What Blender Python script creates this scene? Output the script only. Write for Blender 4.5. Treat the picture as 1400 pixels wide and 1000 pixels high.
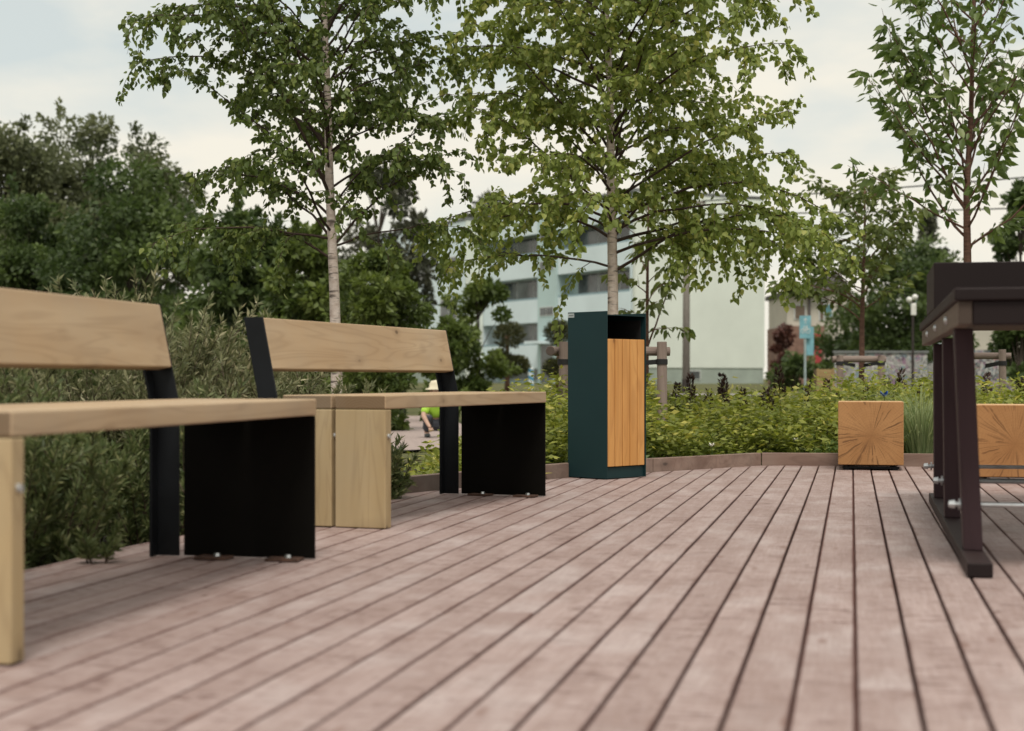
import bpy, bmesh, math, random
import numpy as np
from mathutils import Vector, Matrix, Euler

for o in list(bpy.data.objects):
    bpy.data.objects.remove(o)
scene = bpy.context.scene
COL = scene.collection
R = math.radians

# ------------------------------------------------------------------ camera
F = 2150.0            # focal length in pixels of a 1400 px wide frame
CAMZ = 0.53
HOR = 517.5           # row of the horizon
cam_d = bpy.data.cameras.new("camera")
cam = bpy.data.objects.new("camera", cam_d)
COL.objects.link(cam)
scene.camera = cam
cam.location = (0, 0, CAMZ)
cam.rotation_euler = (R(90), 0, 0)
cam_d.sensor_width = 36.0
cam_d.lens = 36.0 * F / 1400.0
cam_d.shift_y = (HOR - 500.0) / 1400.0
cam_d.clip_start = 0.05
cam_d.clip_end = 3000
cam_d.dof.use_dof = True
cam_d.dof.focus_distance = 8.4
cam_d.dof.aperture_fstop = 3.4

# ------------------------------------------------------------------ world, sun, exposure
SUN_EL, SUN_AZ = 60.0, 178.0       # azimuth clockwise from +Y
world = bpy.data.worlds.new("World")
scene.world = world
world.use_nodes = True
wt = world.node_tree
wt.nodes.clear()
w_out = wt.nodes.new("ShaderNodeOutputWorld")
w_bg = wt.nodes.new("ShaderNodeBackground")
w_bg.inputs["Strength"].default_value = 0.1
w_sky = wt.nodes.new("ShaderNodeTexSky")
w_sky.sky_type = 'NISHITA'
w_sky.sun_disc = False
w_sky.sun_elevation = R(SUN_EL)
w_sky.sun_rotation = R(SUN_AZ)
w_tc = wt.nodes.new("ShaderNodeTexCoord")
w_map = wt.nodes.new("ShaderNodeMapping")
w_map.inputs["Scale"].default_value = (1.0, 1.0, 2.6)
w_map.inputs["Location"].default_value = (0.35, 0.1, 0.27)
w_map.inputs["Rotation"].default_value = (0, R(14), 0)
w_n = wt.nodes.new("ShaderNodeTexNoise")
w_n.inputs["Scale"].default_value = 3.4
w_n.inputs["Detail"].default_value = 6
w_n.inputs["Roughness"].default_value = 0.52
w_r = wt.nodes.new("ShaderNodeValToRGB")
w_r.color_ramp.elements[0].position = 0.36
w_r.color_ramp.elements[0].color = (0.25, 0.25, 0.25, 1)
w_r.color_ramp.elements[1].position = 0.52
w_r.color_ramp.elements[1].color = (1, 1, 1, 1)
w_sep = wt.nodes.new("ShaderNodeSeparateXYZ")
w_zen = wt.nodes.new("ShaderNodeMapRange")
w_zen.inputs["From Min"].default_value = 0.25
w_zen.inputs["From Max"].default_value = 0.95
w_cl = wt.nodes.new("ShaderNodeMix")
w_cl.data_type = 'RGBA'
w_cl.inputs["A"].default_value = (9.3, 8.85, 7.7, 1)     # clouds low in the sky
w_cl.inputs["B"].default_value = (10.6, 10.2, 9.6, 1)     # brighter towards the zenith
w_skm = wt.nodes.new("ShaderNodeMix")
w_skm.data_type = 'RGBA'
w_skm.inputs["Factor"].default_value = 0.75
w_skm.inputs["B"].default_value = (6.7, 7.6, 7.45, 1)       # thin veil over the blue
w_mix = wt.nodes.new("ShaderNodeMix")
w_mix.data_type = 'RGBA'
L = wt.links.new
L(w_tc.outputs["Generated"], w_map.inputs["Vector"])
L(w_map.outputs["Vector"], w_n.inputs["Vector"])
L(w_n.outputs["Fac"], w_r.inputs["Fac"])
L(w_tc.outputs["Generated"], w_sep.inputs["Vector"])
L(w_sep.outputs["Z"], w_zen.inputs["Value"])
L(w_zen.outputs["Result"], w_cl.inputs["Factor"])
L(w_sky.outputs["Color"], w_skm.inputs["A"])
L(w_r.outputs["Color"], w_mix.inputs["Factor"])
L(w_skm.outputs["Result"], w_mix.inputs["A"])
L(w_cl.outputs["Result"], w_mix.inputs["B"])
L(w_mix.outputs["Result"], w_bg.inputs["Color"])
L(w_bg.outputs["Background"], w_out.inputs["Surface"])

sun_d = bpy.data.lights.new("sun", 'SUN')
sun_d.energy = 2.7
sun_d.angle = R(20)
sun_d.color = (1.0, 0.94, 0.84)
sun = bpy.data.objects.new("sun", sun_d)
COL.objects.link(sun)
sdir = Vector((math.sin(R(SUN_AZ)) * math.cos(R(SUN_EL)), math.cos(R(SUN_AZ)) * math.cos(R(SUN_EL)), math.sin(R(SUN_EL))))
sun.rotation_euler = (-sdir).to_track_quat('-Z', 'Y').to_euler()

scene.view_settings.view_transform = 'Standard'
scene.view_settings.look = 'None'
scene.view_settings.exposure = 0.0
scene.view_settings.gamma = 1.0
scene.cycles.use_denoising = True
scene.cycles.max_bounces = 8
scene.cycles.transparent_max_bounces = 8

# ------------------------------------------------------------------ helpers
def at(px, D):
    """X of a picture column at distance D"""
    return (px - 700.0) / F * D

def zat(py, D):
    return CAMZ + (HOR - py) / F * D

def floor_pt(px, py, z=0.0):
    D = (CAMZ - z) * F / (py - HOR)
    return Vector((at(px, D), D))

def put(o, label=None, cat=None, group=None, kind=None, parent=None):
    if label: o['label'] = label
    if cat: o['category'] = cat
    if group: o['group'] = group
    if kind: o['kind'] = kind
    if parent: o.parent = parent
    return o

def thing(name, label, cat, loc=(0, 0, 0), rz=0.0, group=None):
    o = bpy.data.objects.new(name, None)
    COL.objects.link(o)
    o.location = loc
    o.rotation_euler = (0, 0, rz)
    o.empty_display_size = 0.1
    return put(o, label, cat, group)

class MB:
    """collects shapes for ONE mesh object"""
    def __init__(self):
        self.v, self.f, self.m = [], [], []
    def add(self, vs, fs, mi=0, M=None):
        b = len(self.v)
        for p in vs:
            p = Vector(p)
            if M is not None: p = M @ p
            self.v.append(tuple(p))
        for f in fs:
            self.f.append(tuple(b + i for i in f))
            self.m.append(mi)
        return self
    def box(self, x0, x1, y0, y1, z0, z1, mi=0, M=None):
        vs = [(x0, y0, z0), (x1, y0, z0), (x1, y1, z0), (x0, y1, z0), (x0, y0, z1), (x1, y0, z1), (x1, y1, z1), (x0, y1, z1)]
        fs = [(0, 3, 2, 1), (4, 5, 6, 7), (0, 1, 5, 4), (1, 2, 6, 5), (2, 3, 7, 6), (3, 0, 4, 7)]
        return self.add(vs, fs, mi, M)
    def prism(self, poly, z0, z1, mi=0, M=None):
        n = len(poly)
        vs = [(p[0], p[1], z0) for p in poly] + [(p[0], p[1], z1) for p in poly]
        fs = [tuple(reversed(range(n))), tuple(range(n, 2 * n))]
        for i in range(n):
            j = (i + 1) % n
            fs.append((i, j, n + j, n + i))
        return self.add(vs, fs, mi, M)
    def tube(self, pts, rad, n=8, mi=0, cap=True, M=None):
        pts = [Vector(p) for p in pts]
        if not hasattr(rad, '__len__'): rad = [rad] * len(pts)
        vs, fs = [], []
        up = None
        for i, p in enumerate(pts):
            d = (pts[min(i + 1, len(pts) - 1)] - pts[max(i - 1, 0)])
            if d.length < 1e-9: d = Vector((0, 0, 1))
            d.normalize()
            if up is None:
                a = Vector((1, 0, 0)) if abs(d.x) < 0.9 else Vector((0, 1, 0))
                up = (a - d * a.dot(d)).normalized()
            else:
                up = (up - d * up.dot(d))
                up = up.normalized() if up.length > 1e-6 else d.orthogonal().normalized()
            s = d.cross(up)
            for k in range(n):
                a = 2 * math.pi * k / n
                vs.append(p + (up * math.cos(a) + s * math.sin(a)) * rad[i])
        for i in range(len(pts) - 1):
            for k in range(n):
                k2 = (k + 1) % n
                fs.append((i * n + k, i * n + k2, (i + 1) * n + k2, (i + 1) * n + k))
        if cap:
            fs.append(tuple(reversed(range(n))))
            fs.append(tuple(range((len(pts) - 1) * n, len(pts) * n)))
        return self.add(vs, fs, mi, M)
    def ball(self, c, r, nu=12, nv=8, mi=0, M=None):
        rx, ry, rz = r if hasattr(r, '__len__') else (r, r, r)
        vs, fs = [], []
        for j in range(nv + 1):
            t = math.pi * j / nv
            for i in range(nu):
                p = 2 * math.pi * i / nu
                vs.append((c[0] + rx * math.sin(t) * math.cos(p), c[1] + ry * math.sin(t) * math.sin(p), c[2] + rz * math.cos(t)))
        for j in range(nv):
            for i in range(nu):
                i2 = (i + 1) % nu
                fs.append((j * nu + i, (j + 1) * nu + i, (j + 1) * nu + i2, j * nu + i2))
        return self.add(vs, fs, mi, M)
    def build(self, name, mats, parent=None, bevel=0.0, smooth=False, loc=None, rz=None, seg=2):
        me = bpy.data.meshes.new(name)
        me.from_pydata(self.v, [], self.f)
        if not hasattr(mats, '__len__'): mats = [mats]
        for m in mats: me.materials.append(m)
        if len(mats) > 1: me.polygons.foreach_set('material_index', self.m)
        if smooth: me.polygons.foreach_set('use_smooth', [True] * len(me.polygons))
        me.validate()
        me.update()
        o = bpy.data.objects.new(name, me)
        COL.objects.link(o)
        if parent: o.parent = parent
        if loc is not None: o.location = loc
        if rz is not None: o.rotation_euler = (0, 0, rz)
        if bevel > 0:
            b = o.modifiers.new("bevel", 'BEVEL')
            b.width = bevel
            b.segments = seg
            b.limit_method = 'ANGLE'
        return o

def copy_tree(o, parent=None):
    c = o.copy()
    COL.objects.link(c)
    if parent: c.parent = parent
    for ch in list(o.children): copy_tree(ch, c)
    return c

# ------------------------------------------------------------------ materials
class NT:
    def __init__(self, name):
        self.m = bpy.data.materials.new(name)
        self.m.use_nodes = True
        self.t = self.m.node_tree
        self.b = self.t.nodes["Principled BSDF"]
        self.out = self.t.nodes["Material Output"]
    def n(self, typ, **kw):
        nd = self.t.nodes.new(typ)
        for k, v in kw.items(): setattr(nd, k, v)
        return nd
    def l(self, a, b): self.t.links.new(a, b)
    def val(self, x, sock):
        if hasattr(x, 'is_linked') or hasattr(x, 'links'): self.l(x, sock)
        else: sock.default_value = x
    def math(self, op, a, b=None, c=None, clamp=False):
        nd = self.n("ShaderNodeMath", operation=op, use_clamp=clamp)
        self.val(a, nd.inputs[0])
        if b is not None: self.val(b, nd.inputs[1])
        if c is not None: self.val(c, nd.inputs[2])
        return nd.outputs[0]
    def mix(self, f, a, b, blend='MIX'):
        nd = self.n("ShaderNodeMix", data_type='RGBA', blend_type=blend)
        self.val(f, nd.inputs["Factor"])
        self.val(a if hasattr(a, 'links') else tuple(a) + (1,) if len(a) == 3 else a, nd.inputs["A"])
        self.val(b if hasattr(b, 'links') else tuple(b) + (1,) if len(b) == 3 else b, nd.inputs["B"])
        return nd.outputs["Result"]
    def coord(self, out="Object", scale=(1, 1, 1), rnd=0.0):
        tc = self.n("ShaderNodeTexCoord")
        mp = self.n("ShaderNodeMapping")
        mp.inputs["Scale"].default_value = scale
        src = tc.outputs[out]
        if rnd:
            oi = self.n("ShaderNodeObjectInfo")
            sc = self.n("ShaderNodeVectorMath", operation='SCALE')
            cb = self.n("ShaderNodeCombineXYZ")
            self.l(oi.outputs["Random"], cb.inputs[0]); self.l(oi.outputs["Random"], cb.inputs[1]); self.l(oi.outputs["Random"], cb.inputs[2])
            self.l(cb.outputs[0], sc.inputs[0]); sc.inputs["Scale"].default_value = rnd
            ad = self.n("ShaderNodeVectorMath", operation='ADD')
            self.l(src, ad.inputs[0]); self.l(sc.outputs[0], ad.inputs[1])
            src = ad.outputs[0]
        self.l(src, mp.inputs["Vector"])
        return mp.outputs["Vector"]
    def noise(self, vec, scale=5.0, detail=4.0, rough=0.5, dist=0.0):
        nd = self.n("ShaderNodeTexNoise")
        if vec is not None: self.l(vec, nd.inputs["Vector"])
        nd.inputs["Scale"].default_value = scale
        nd.inputs["Detail"].default_value = detail
        nd.inputs["Roughness"].default_value = rough
        nd.inputs["Distortion"].default_value = dist
        return nd.outputs["Fac"]
    def ramp(self, f, p0, p1, c0=(0, 0, 0), c1=(1, 1, 1)):
        nd = self.n("ShaderNodeValToRGB")
        self.l(f, nd.inputs["Fac"])
        e = nd.color_ramp.elements
        e[0].position = p0; e[1].position = p1
        e[0].color = tuple(c0) + (1,); e[1].color = tuple(c1) + (1,)
        return nd.outputs["Color"]
    def bump(self, h, strength=0.3, dist=0.01):
        nd = self.n("ShaderNodeBump")
        nd.inputs["Strength"].default_value = strength
        nd.inputs["Distance"].default_value = dist
        self.l(h, nd.inputs["Height"])
        self.l(nd.outputs[0], self.b.inputs["Normal"])
    def base(self, c, rough=0.6, metal=0.0, spec=None):
        self.val(c if hasattr(c, 'links') else tuple(c) + (1,), self.b.inputs["Base Color"])
        self.val(rough, self.b.inputs["Roughness"])
        self.b.inputs["Metallic"].default_value = metal
        if spec is not None: self.b.inputs["Specular IOR Level"].default_value = spec
        return self.m

def plain(name, c, rough=0.6, metal=0.0, var=0.12, scale=6.0, bump=0.0, spec=None):
    t = NT(name)
    v = t.coord("Object", rnd=7.0)
    n = t.noise(v, scale, 5, 0.6)
    d = tuple(x * (1 - var * 2) for x in c)
    b = tuple(min(1, x * (1 + var)) for x in c)
    col = t.ramp(n, 0.3, 0.72, d, b)
    if bump: t.bump(t.noise(v, scale * 12, 3), bump, 0.004)
    return t.base(col, rough, metal, spec)

def wood(name, light, mid, dark, axis='X', knots=True, rough=0.62, grey=0.0, knot_scale=1.0):
    """sawn softwood, grain along one object axis"""
    t = NT(name)
    s = {'X': (1, 9, 9), 'Y': (9, 1, 9), 'Z': (9, 9, 1)}[axis]
    v = t.coord("Object", s, rnd=13.0)
    warp = t.noise(v, 1.1, 2)
    fine = t.noise(v, 9.0, 5, 0.65, 0.4)
    wide = t.noise(v, 0.9, 2, 0.45, 0.8)
    ringsrc = t.math('FRACT', t.math('MULTIPLY', wide, 9.0))
    ring = t.math('SUBTRACT', 1.0, t.math('ABSOLUTE', t.math('SUBTRACT', t.math('MULTIPLY', ringsrc, 2.0), 1.0)))
    col = t.mix(t.ramp(warp, 0.35, 0.68), light, mid)
    col = t.mix(t.math('MULTIPLY', t.ramp(ring, 0.55, 1.0), 0.22), col, dark)
    col = t.mix(t.math('MULTIPLY', t.ramp(fine, 0.48, 0.75), 0.35), col, mid)
    if knots:
        kv = {'X': (4.6, 1.4, 8.0), 'Y': (8.0, 4.6, 1.4), 'Z': (8.0, 1.4, 4.6)}[axis]
        kv = tuple(k * knot_scale for k in kv)
        v2 = t.coord("Object", kv, rnd=5.0)
        vo = t.n("ShaderNodeTexVoronoi")
        t.l(v2, vo.inputs["Vector"])
        vo.inputs["Scale"].default_value = 1.0
        d = t.math('ADD', vo.outputs["Distance"], t.math('MULTIPLY', t.math('SUBTRACT', fine, 0.5), 0.05))
        k = t.ramp(d, 0.045, 0.095, (1, 1, 1), (0, 0, 0))
        halo = t.ramp(d, 0.08, 0.24, (1, 1, 1), (0, 0, 0))
        col = t.mix(t.math('MULTIPLY', halo, 0.28), col, dark)
        col = t.mix(t.math('MULTIPLY', k, 0.72), col, tuple(x * 0.42 for x in dark))
    # sawn ends are darker, with curved growth rings
    ge = t.n("ShaderNodeNewGeometry")
    vt = t.n("ShaderNodeVectorTransform", vector_type='NORMAL', convert_from='WORLD', convert_to='OBJECT')
    t.l(ge.outputs["True Normal"], vt.inputs[0])
    sn = t.n("ShaderNodeSeparateXYZ")
    t.l(vt.outputs[0], sn.inputs[0])
    isend = t.math('GREATER_THAN', t.math('ABSOLUTE', sn.outputs[axis]), 0.8)
    wv = t.n("ShaderNodeTexWave", wave_type='RINGS', rings_direction=axis)
    wm = t.n("ShaderNodeMapping")
    wm.inputs["Location"].default_value = (-0.03, -0.09, -0.36) if axis == 'X' else (-0.02, -0.10, 0.04)
    tcw = t.n("ShaderNodeTexCoord")
    t.l(tcw.outputs["Object"], wm.inputs["Vector"])
    t.l(wm.outputs["Vector"], wv.inputs["Vector"])
    wv.inputs["Scale"].default_value = 34.0
    wv.inputs["Distortion"].default_value = 1.5
    endc = t.mix(t.math('MULTIPLY', wv.outputs["Fac"], 0.5), tuple(x * 0.50 for x in mid), tuple(x * 0.9 for x in dark))
    col = t.mix(isend, col, endc)
    if grey:
        g = t.noise(t.coord("Object", (1, 1, 1), rnd=3.0), 3.5, 5, 0.6)
        col = t.mix(t.math('MULTIPLY', t.ramp(g, 0.4, 0.75), grey), col, (0.30, 0.29, 0.25))
    t.bump(fine, 0.12, 0.003)
    return t.base(col, rough, spec=0.35 if knots else 0.18)

def leafmat(name, a, b, c=None, trans=0.32, rough=0.5, cfrac=0.86):
    """leaf colour differs from leaf to leaf; some light passes through"""
    t = NT(name)
    at_ = t.n("ShaderNodeAttribute", attribute_name="var")
    col = t.mix(at_.outputs["Fac"], a, b)
    if c is not None:
        col = t.mix(t.ramp(at_.outputs["Fac"], cfrac, min(1.0, cfrac + 0.06)), col, c)
    t.base(col, rough, spec=0.3)
    tr = t.n("ShaderNodeBsdfTranslucent")
    hs = t.n("ShaderNodeHueSaturation")
    hs.inputs["Saturation"].default_value = 1.12
    hs.inputs["Value"].default_value = 1.5
    t.l(col, hs.inputs["Color"])
    t.l(hs.outputs["Color"], tr.inputs["Color"])
    mx = t.n("ShaderNodeMixShader")
    mx.inputs[0].default_value = trans
    t.l(t.b.outputs[0], mx.inputs[1])
    t.l(tr.outputs[0], mx.inputs[2])
    t.l(mx.outputs[0], t.out.inputs["Surface"])
    return t.m

M = {}
M['pine_x'] = wood("pine_plank", (0.455, 0.335, 0.210), (0.37, 0.255, 0.148), (0.16, 0.088, 0.038), 'X', grey=0.22)
M['pine_z'] = wood("pine_upright", (0.43, 0.325, 0.185), (0.345, 0.250, 0.128), (0.17, 0.10, 0.045), 'Z', grey=0.22)
M['larch_z'] = wood("oiled_larch", (0.60, 0.31, 0.10), (0.50, 0.235, 0.066), (0.25, 0.09, 0.022), 'Z', knot_scale=0.9)
M['stain_y'] = wood("dark_stained_wood", (0.030, 0.018, 0.018), (0.025, 0.015, 0.0155), (0.015, 0.010, 0.010), 'Y', knots=False, rough=0.6)
M['stain_z'] = wood("dark_stained_post", (0.044, 0.025, 0.029), (0.036, 0.020, 0.023), (0.016, 0.010, 0.011), 'Z', knots=False, rough=0.6)
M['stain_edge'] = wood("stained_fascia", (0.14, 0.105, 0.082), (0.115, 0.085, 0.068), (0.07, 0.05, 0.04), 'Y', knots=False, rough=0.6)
M['grey_log'] = wood("weathered_log", (0.30, 0.235, 0.205), (0.235, 0.18, 0.155), (0.11, 0.075, 0.062), 'Z', rough=0.8, knot_scale=1.3)
M['grey_log_x'] = wood("weathered_rail", (0.30, 0.235, 0.205), (0.235, 0.18, 0.155), (0.11, 0.075, 0.062), 'X', rough=0.8)
M['kerbwood'] = wood("kerb_wood", (0.27, 0.19, 0.155), (0.17, 0.108, 0.086), (0.07, 0.04, 0.032), 'X', rough=0.75, grey=0.25)
M['blacksteel'] = plain("black_steel", (0.0055, 0.005, 0.0042), 0.5, 0.0, 0.1, 4.0, spec=0.06)
M['bluesteel'] = plain("black_steel_upright", (0.010, 0.0115, 0.014), 0.45, 0.0, 0.2, 4.0, spec=0.2)
M['zinc'] = plain("zinc", (0.55, 0.57, 0.58), 0.35, 0.9, 0.1, 30)
M['rust'] = plain("rusty_steel", (0.12, 0.065, 0.045), 0.8, 0.2, 0.35, 30)
M['teal'] = plain("teal_powder_coat", (0.0085, 0.030, 0.033), 0.5, 0.0, 0.06, 2.0, spec=0.22)
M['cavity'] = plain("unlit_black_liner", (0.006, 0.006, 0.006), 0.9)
M['sticker'] = plain("grey_sticker", (0.42, 0.47, 0.47), 0.5)
M['ink'] = plain("dark_ink", (0.05, 0.06, 0.06), 0.6)
M['strap'] = plain("black_strap", (0.012, 0.012, 0.013), 0.7)

def deck_material():
    t = NT("weathered_deck_wood")
    var = t.n("ShaderNodeAttribute", attribute_name="board")
    rx = t.n("ShaderNodeAttribute", attribute_name="across")
    tc = t.n("ShaderNodeTexCoord")
    off = t.n("ShaderNodeCombineXYZ")
    t.l(t.math('MULTIPLY', var.outputs["Fac"], 37.0), off.inputs[1])
    t.l(t.math('MULTIPLY', var.outputs["Fac"], 91.0), off.inputs[2])
    ad = t.n("ShaderNodeVectorMath", operation='ADD')
    t.l(tc.outputs["Object"], ad.inputs[0]); t.l(off.outputs[0], ad.inputs[1])
    def mp(s):
        m = t.n("ShaderNodeMapping")
        m.inputs["Scale"].default_value = s
        t.l(ad.outputs[0], m.inputs["Vector"])
        return m.outputs["Vector"]
    grain = t.noise(mp((26, 1.5, 1)), 2.2, 5, 0.62, 0.3)
    blot = t.noise(mp((5, 2.2, 1)), 1.3, 5, 0.6, 0.6)
    cross = t.noise(mp((10, 46, 1)), 1.0, 5, 0.66, 1.4)
    patch = t.noise(mp((6, 3.0, 1)), 0.9, 2, 0.5)
    fine = t.noise(mp((70, 3.2, 1)), 2.6, 4, 0.7)
    # two board tones: pinkish grey and paler, cooler grey
    col = t.mix(var.outputs["Fac"], (0.385, 0.296, 0.278), (0.330, 0.248, 0.231))
    col = t.mix(t.math('MULTIPLY', t.ramp(blot, 0.42, 0.70), 0.60), col, (0.215, 0.142, 0.124))
    col = t.mix(t.math('MULTIPLY', t.ramp(grain, 0.48, 0.64), 0.40), col, (0.25, 0.172, 0.150))
    col = t.mix(t.math('MULTIPLY', t.ramp(patch, 0.52, 0.68), 0.45), col, (0.47, 0.405, 0.395))
    cm = t.math('MULTIPLY', t.ramp(cross, 0.545, 0.60), t.ramp(patch, 0.34, 0.55, (1, 1, 1), (0.45, 0.45, 0.45)))
    col = t.mix(t.math('MULTIPLY', cm, 0.95), col, (0.115, 0.060, 0.050))
    col = t.mix(t.math('MULTIPLY', t.ramp(fine, 0.47, 0.62), 0.26), col, (0.215, 0.142, 0.122))
    col = t.mix(t.math('MULTIPLY', t.ramp(fine, 0.30, 0.44, (1, 1, 1), (0, 0, 0)), 0.30), col, (0.50, 0.43, 0.41))
    # reddish brown darkening along the board edges, beside the gaps
    e = t.math('ABSOLUTE', t.math('SUBTRACT', rx.outputs["Fac"], 0.5))
    e2 = t.math('ADD', e, t.math('MULTIPLY', t.math('SUBTRACT', blot, 0.5), 0.12))
    col = t.mix(t.math('MULTIPLY', t.ramp(e2, 0.415, 0.49), 0.88), col, (0.115, 0.045, 0.036))
    vo = t.n("ShaderNodeTexVoronoi")
    t.l(mp((9, 2.4, 1)), vo.inputs["Vector"])
    vo.inputs["Scale"].default_value = 1.0
    k = t.ramp(vo.outputs["Distance"], 0.05, 0.11, (1, 1, 1), (0, 0, 0))
    col = t.mix(t.math('MULTIPLY', k, 0.6), col, (0.17, 0.09, 0.07))
    t.bump(t.math('ADD', grain, t.math('MULTIPLY', cross, 0.5)), 0.25, 0.004)
    return t.base(col, 0.62, spec=0.4)
M['deck'] = deck_material()

# ------------------------------------------------------------------ ground, lawn, path
def ground_z(x, y):
    t = max(0.0, min(1.0, (y - 18.0) / 70.0))
    t = t * t * (3 - 2 * t)
    return -0.16 + 0.35 * t

def ground_material():
    t = NT("lawn_and_soil")
    v = t.coord("Object")
    n1 = t.noise(v, 0.35, 5, 0.6)
    n2 = t.noise(v, 6.0, 6, 0.7)
    g = t.mix(t.ramp(n1, 0.35, 0.65), (0.075, 0.085, 0.030), (0.125, 0.115, 0.052))
    g = t.mix(t.math('MULTIPLY', t.ramp(n2, 0.45, 0.7), 0.5), g, (0.045, 0.060, 0.020))
    soil = t.mix(t.ramp(n2, 0.35, 0.7), (0.030, 0.022, 0.016), (0.065, 0.048, 0.034))
    ge = t.n("ShaderNodeNewGeometry")
    sp = t.n("ShaderNodeSeparateXYZ")
    t.l(ge.outputs["Position"], sp.inputs[0])
    yy = t.math('ADD', sp.outputs["Y"], t.math('MULTIPLY', n1, 2.0))
    f = t.n("ShaderNodeMapRange")
    f.inputs["From Min"].default_value = 13.5
    f.inputs["From Max"].default_value = 14.5
    t.l(yy, f.inputs["Value"])
    t.bump(n2, 0.6, 0.05)
    return t.base(t.mix(f.outputs["Result"], soil, g), 0.9, spec=0.15)

ys = [-12, -4, 0, 4, 8, 12, 15, 18, 22, 26, 30, 36, 42, 50, 58, 66, 76, 88, 100, 130, 180, 300, 700, 1600]
xs = [-900, -300, -120, -60, -30, -16, -8, -4, 0, 4, 8, 16, 30, 60, 120, 300, 900]
mb = MB()
vs = [(x, y, ground_z(x, y)) for y in ys for x in xs]
nx = len(xs)
mb.add(vs, [(j * nx + i, j * nx + i + 1, (j + 1) * nx + i + 1, (j + 1) * nx + i) for j in range(len(ys) - 1) for i in range(nx - 1)])
put(mb.build("ground", ground_material(), smooth=True), kind='structure')

M['gravel'] = plain("pink_gravel", (0.34, 0.27, 0.245), 0.9, 0, 0.18, 25, 0.4)
mb = MB()
pa = [(-7.0, 13.6), (-1.6, 13.6), (-0.55, 15.0), (-0.45, 20.0), (-1.2, 27.0), (-7.0, 27.0)]
mb.add([(x, y, ground_z(x, y) + 0.012 + 0.0) for x, y in pa], [tuple(range(len(pa)))])
o = mb.build("gravel_path", M['gravel'])
for v_ in o.data.vertices: v_.co.z = max(ground_z(0, y) for y in (v_.co.y,)) + 0.03
put(o, kind='structure')
M['pale_path'] = plain("pale_asphalt_path", (0.27, 0.25, 0.235), 0.9, 0, 0.1, 3)
mb = MB()
for (y0, y1) in ((47, 50),):
    vs = [(x, y, ground_z(x, y) + 0.05) for y in (y0, y1) for x in (-60, -20, 0, 8)]
    mb.add(vs, [(i, i + 1, 5 + i, 4 + i) for i in range(3)])
put(mb.build("far_path", M['pale_path']), kind='structure')

# ------------------------------------------------------------------ deck of boards
BD = 0.2161                       # sideways run of the boards per metre of depth
BANG = math.atan(BD)
PITCH = 0.1034 * math.cos(BANG)
X0 = 0.0068
Rm = Matrix.Rotation(BANG, 2)     # world -> board frame (y along boards)
K1 = Vector((1.519, 9.575))       # corner of the kerb
K0 = Vector((-0.53, 7.19))
KR = Vector((5.6, 9.10))
deck_poly = [Vector(p) for p in ((-2.9, -3.0), (-1.55, 3.2), (-1.36, 4.3), (-1.22, 4.95), (-0.62, 7.08))] + [K0, Vector((0.10, 8.14)), Vector((0.45, 8.60)), Vector((0.80, 8.90)), K1, KR, Vector((5.6, -3.0))]
def to_board(p): return Vector((p.x * math.cos(BANG) - p.y * math.sin(BANG), p.x * math.sin(BANG) + p.y * math.cos(BANG)))
poly_b = [to_board(p) for p in deck_poly]
def clip(poly, ax, lim, keep_less):
    out = []
    n = len(poly)
    for i in range(n):
        a, b = poly[i], poly[(i + 1) % n]
        ia = (a[ax] <= lim) == keep_less or a[ax] == lim
        ib = (b[ax] <= lim) == keep_less or b[ax] == lim
        if ia: out.append(a)
        if ia != ib:
            t = (lim - a[ax]) / (b[ax] - a[ax])
            out.append(a.lerp(b, t))
    return out
rng = random.Random(5)
mb = MB()
board_val, across_val = [], []
xb0 = X0 * math.cos(BANG)
kmin = int((min(p.x for p in poly_b) - xb0) / PITCH) - 1
kmax = int((max(p.x for p in poly_b) - xb0) / PITCH) + 1
GAP = 0.0072
for k in range(kmin, kmax + 1):
    xl = xb0 + k * PITCH
    strip = clip(clip(poly_b, 0, xl + GAP / 2, False), 0, xl + PITCH - GAP / 2, True)
    if len(strip) < 3: continue
    y = -4.0 + rng.uniform(0, 3.2)
    cuts = []
    while y < 12:
        cuts.append(y)
        y += rng.choice((2.4, 3.0, 3.6, 4.2))
    edges = [-99] + cuts + [99]
    for c0, c1 in zip(edges[:-1], edges[1:]):
        pc = clip(clip(strip, 1, c0 + 0.002, False), 1, c1 - 0.002, True)
        if len(pc) < 3: continue
        cl = []
        for p in pc:
            if not cl or (p - cl[-1]).length > 1e-4: cl.append(p)
        if len(cl) > 2 and (cl[0] - cl[-1]).length < 1e-4: cl.pop()
        if len(cl) < 3: continue
        area = sum(cl[i].x * cl[(i + 1) % len(cl)].y - cl[(i + 1) % len(cl)].x * cl[i].y for i in range(len(cl)))
        if area < 0: cl.reverse()
        dz = rng.uniform(-0.0015, 0.0)
        mb.prism(cl, -0.028 + dz, dz)
        b = rng.random()
        for p in cl: pass
        board_val += [b] * (2 * len(cl))
        across_val += [(p.x - xl) / PITCH for p in cl] * 2
deck = mb.build("deck", M['deck'])
deck.rotation_euler = (0, 0, -BANG)
for nm, vals in (("board", board_val), ("across", across_val)):
    a = deck.data.attributes.new(nm, 'FLOAT', 'POINT')
    a.data.foreach_set('value', vals)
bv = deck.modifiers.new("bevel", 'BEVEL'); bv.width = 0.0025; bv.segments = 1; bv.limit_method = 'ANGLE'; bv.angle_limit = R(60)
put(deck, kind='structure')
# brown sheet added closely under the boards so the gaps read lighter
mb = MB()
inner = [p.lerp(Vector((1.5, 4.0)), 0.01) for p in deck_poly]
mb.prism([(p.x, p.y) for p in inner], -0.060, -0.0345)
put(mb.build("deck_gap_fill", plain("gap_fill_brown", (0.22, 0.10, 0.08), 0.9)), kind='structure')

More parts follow.
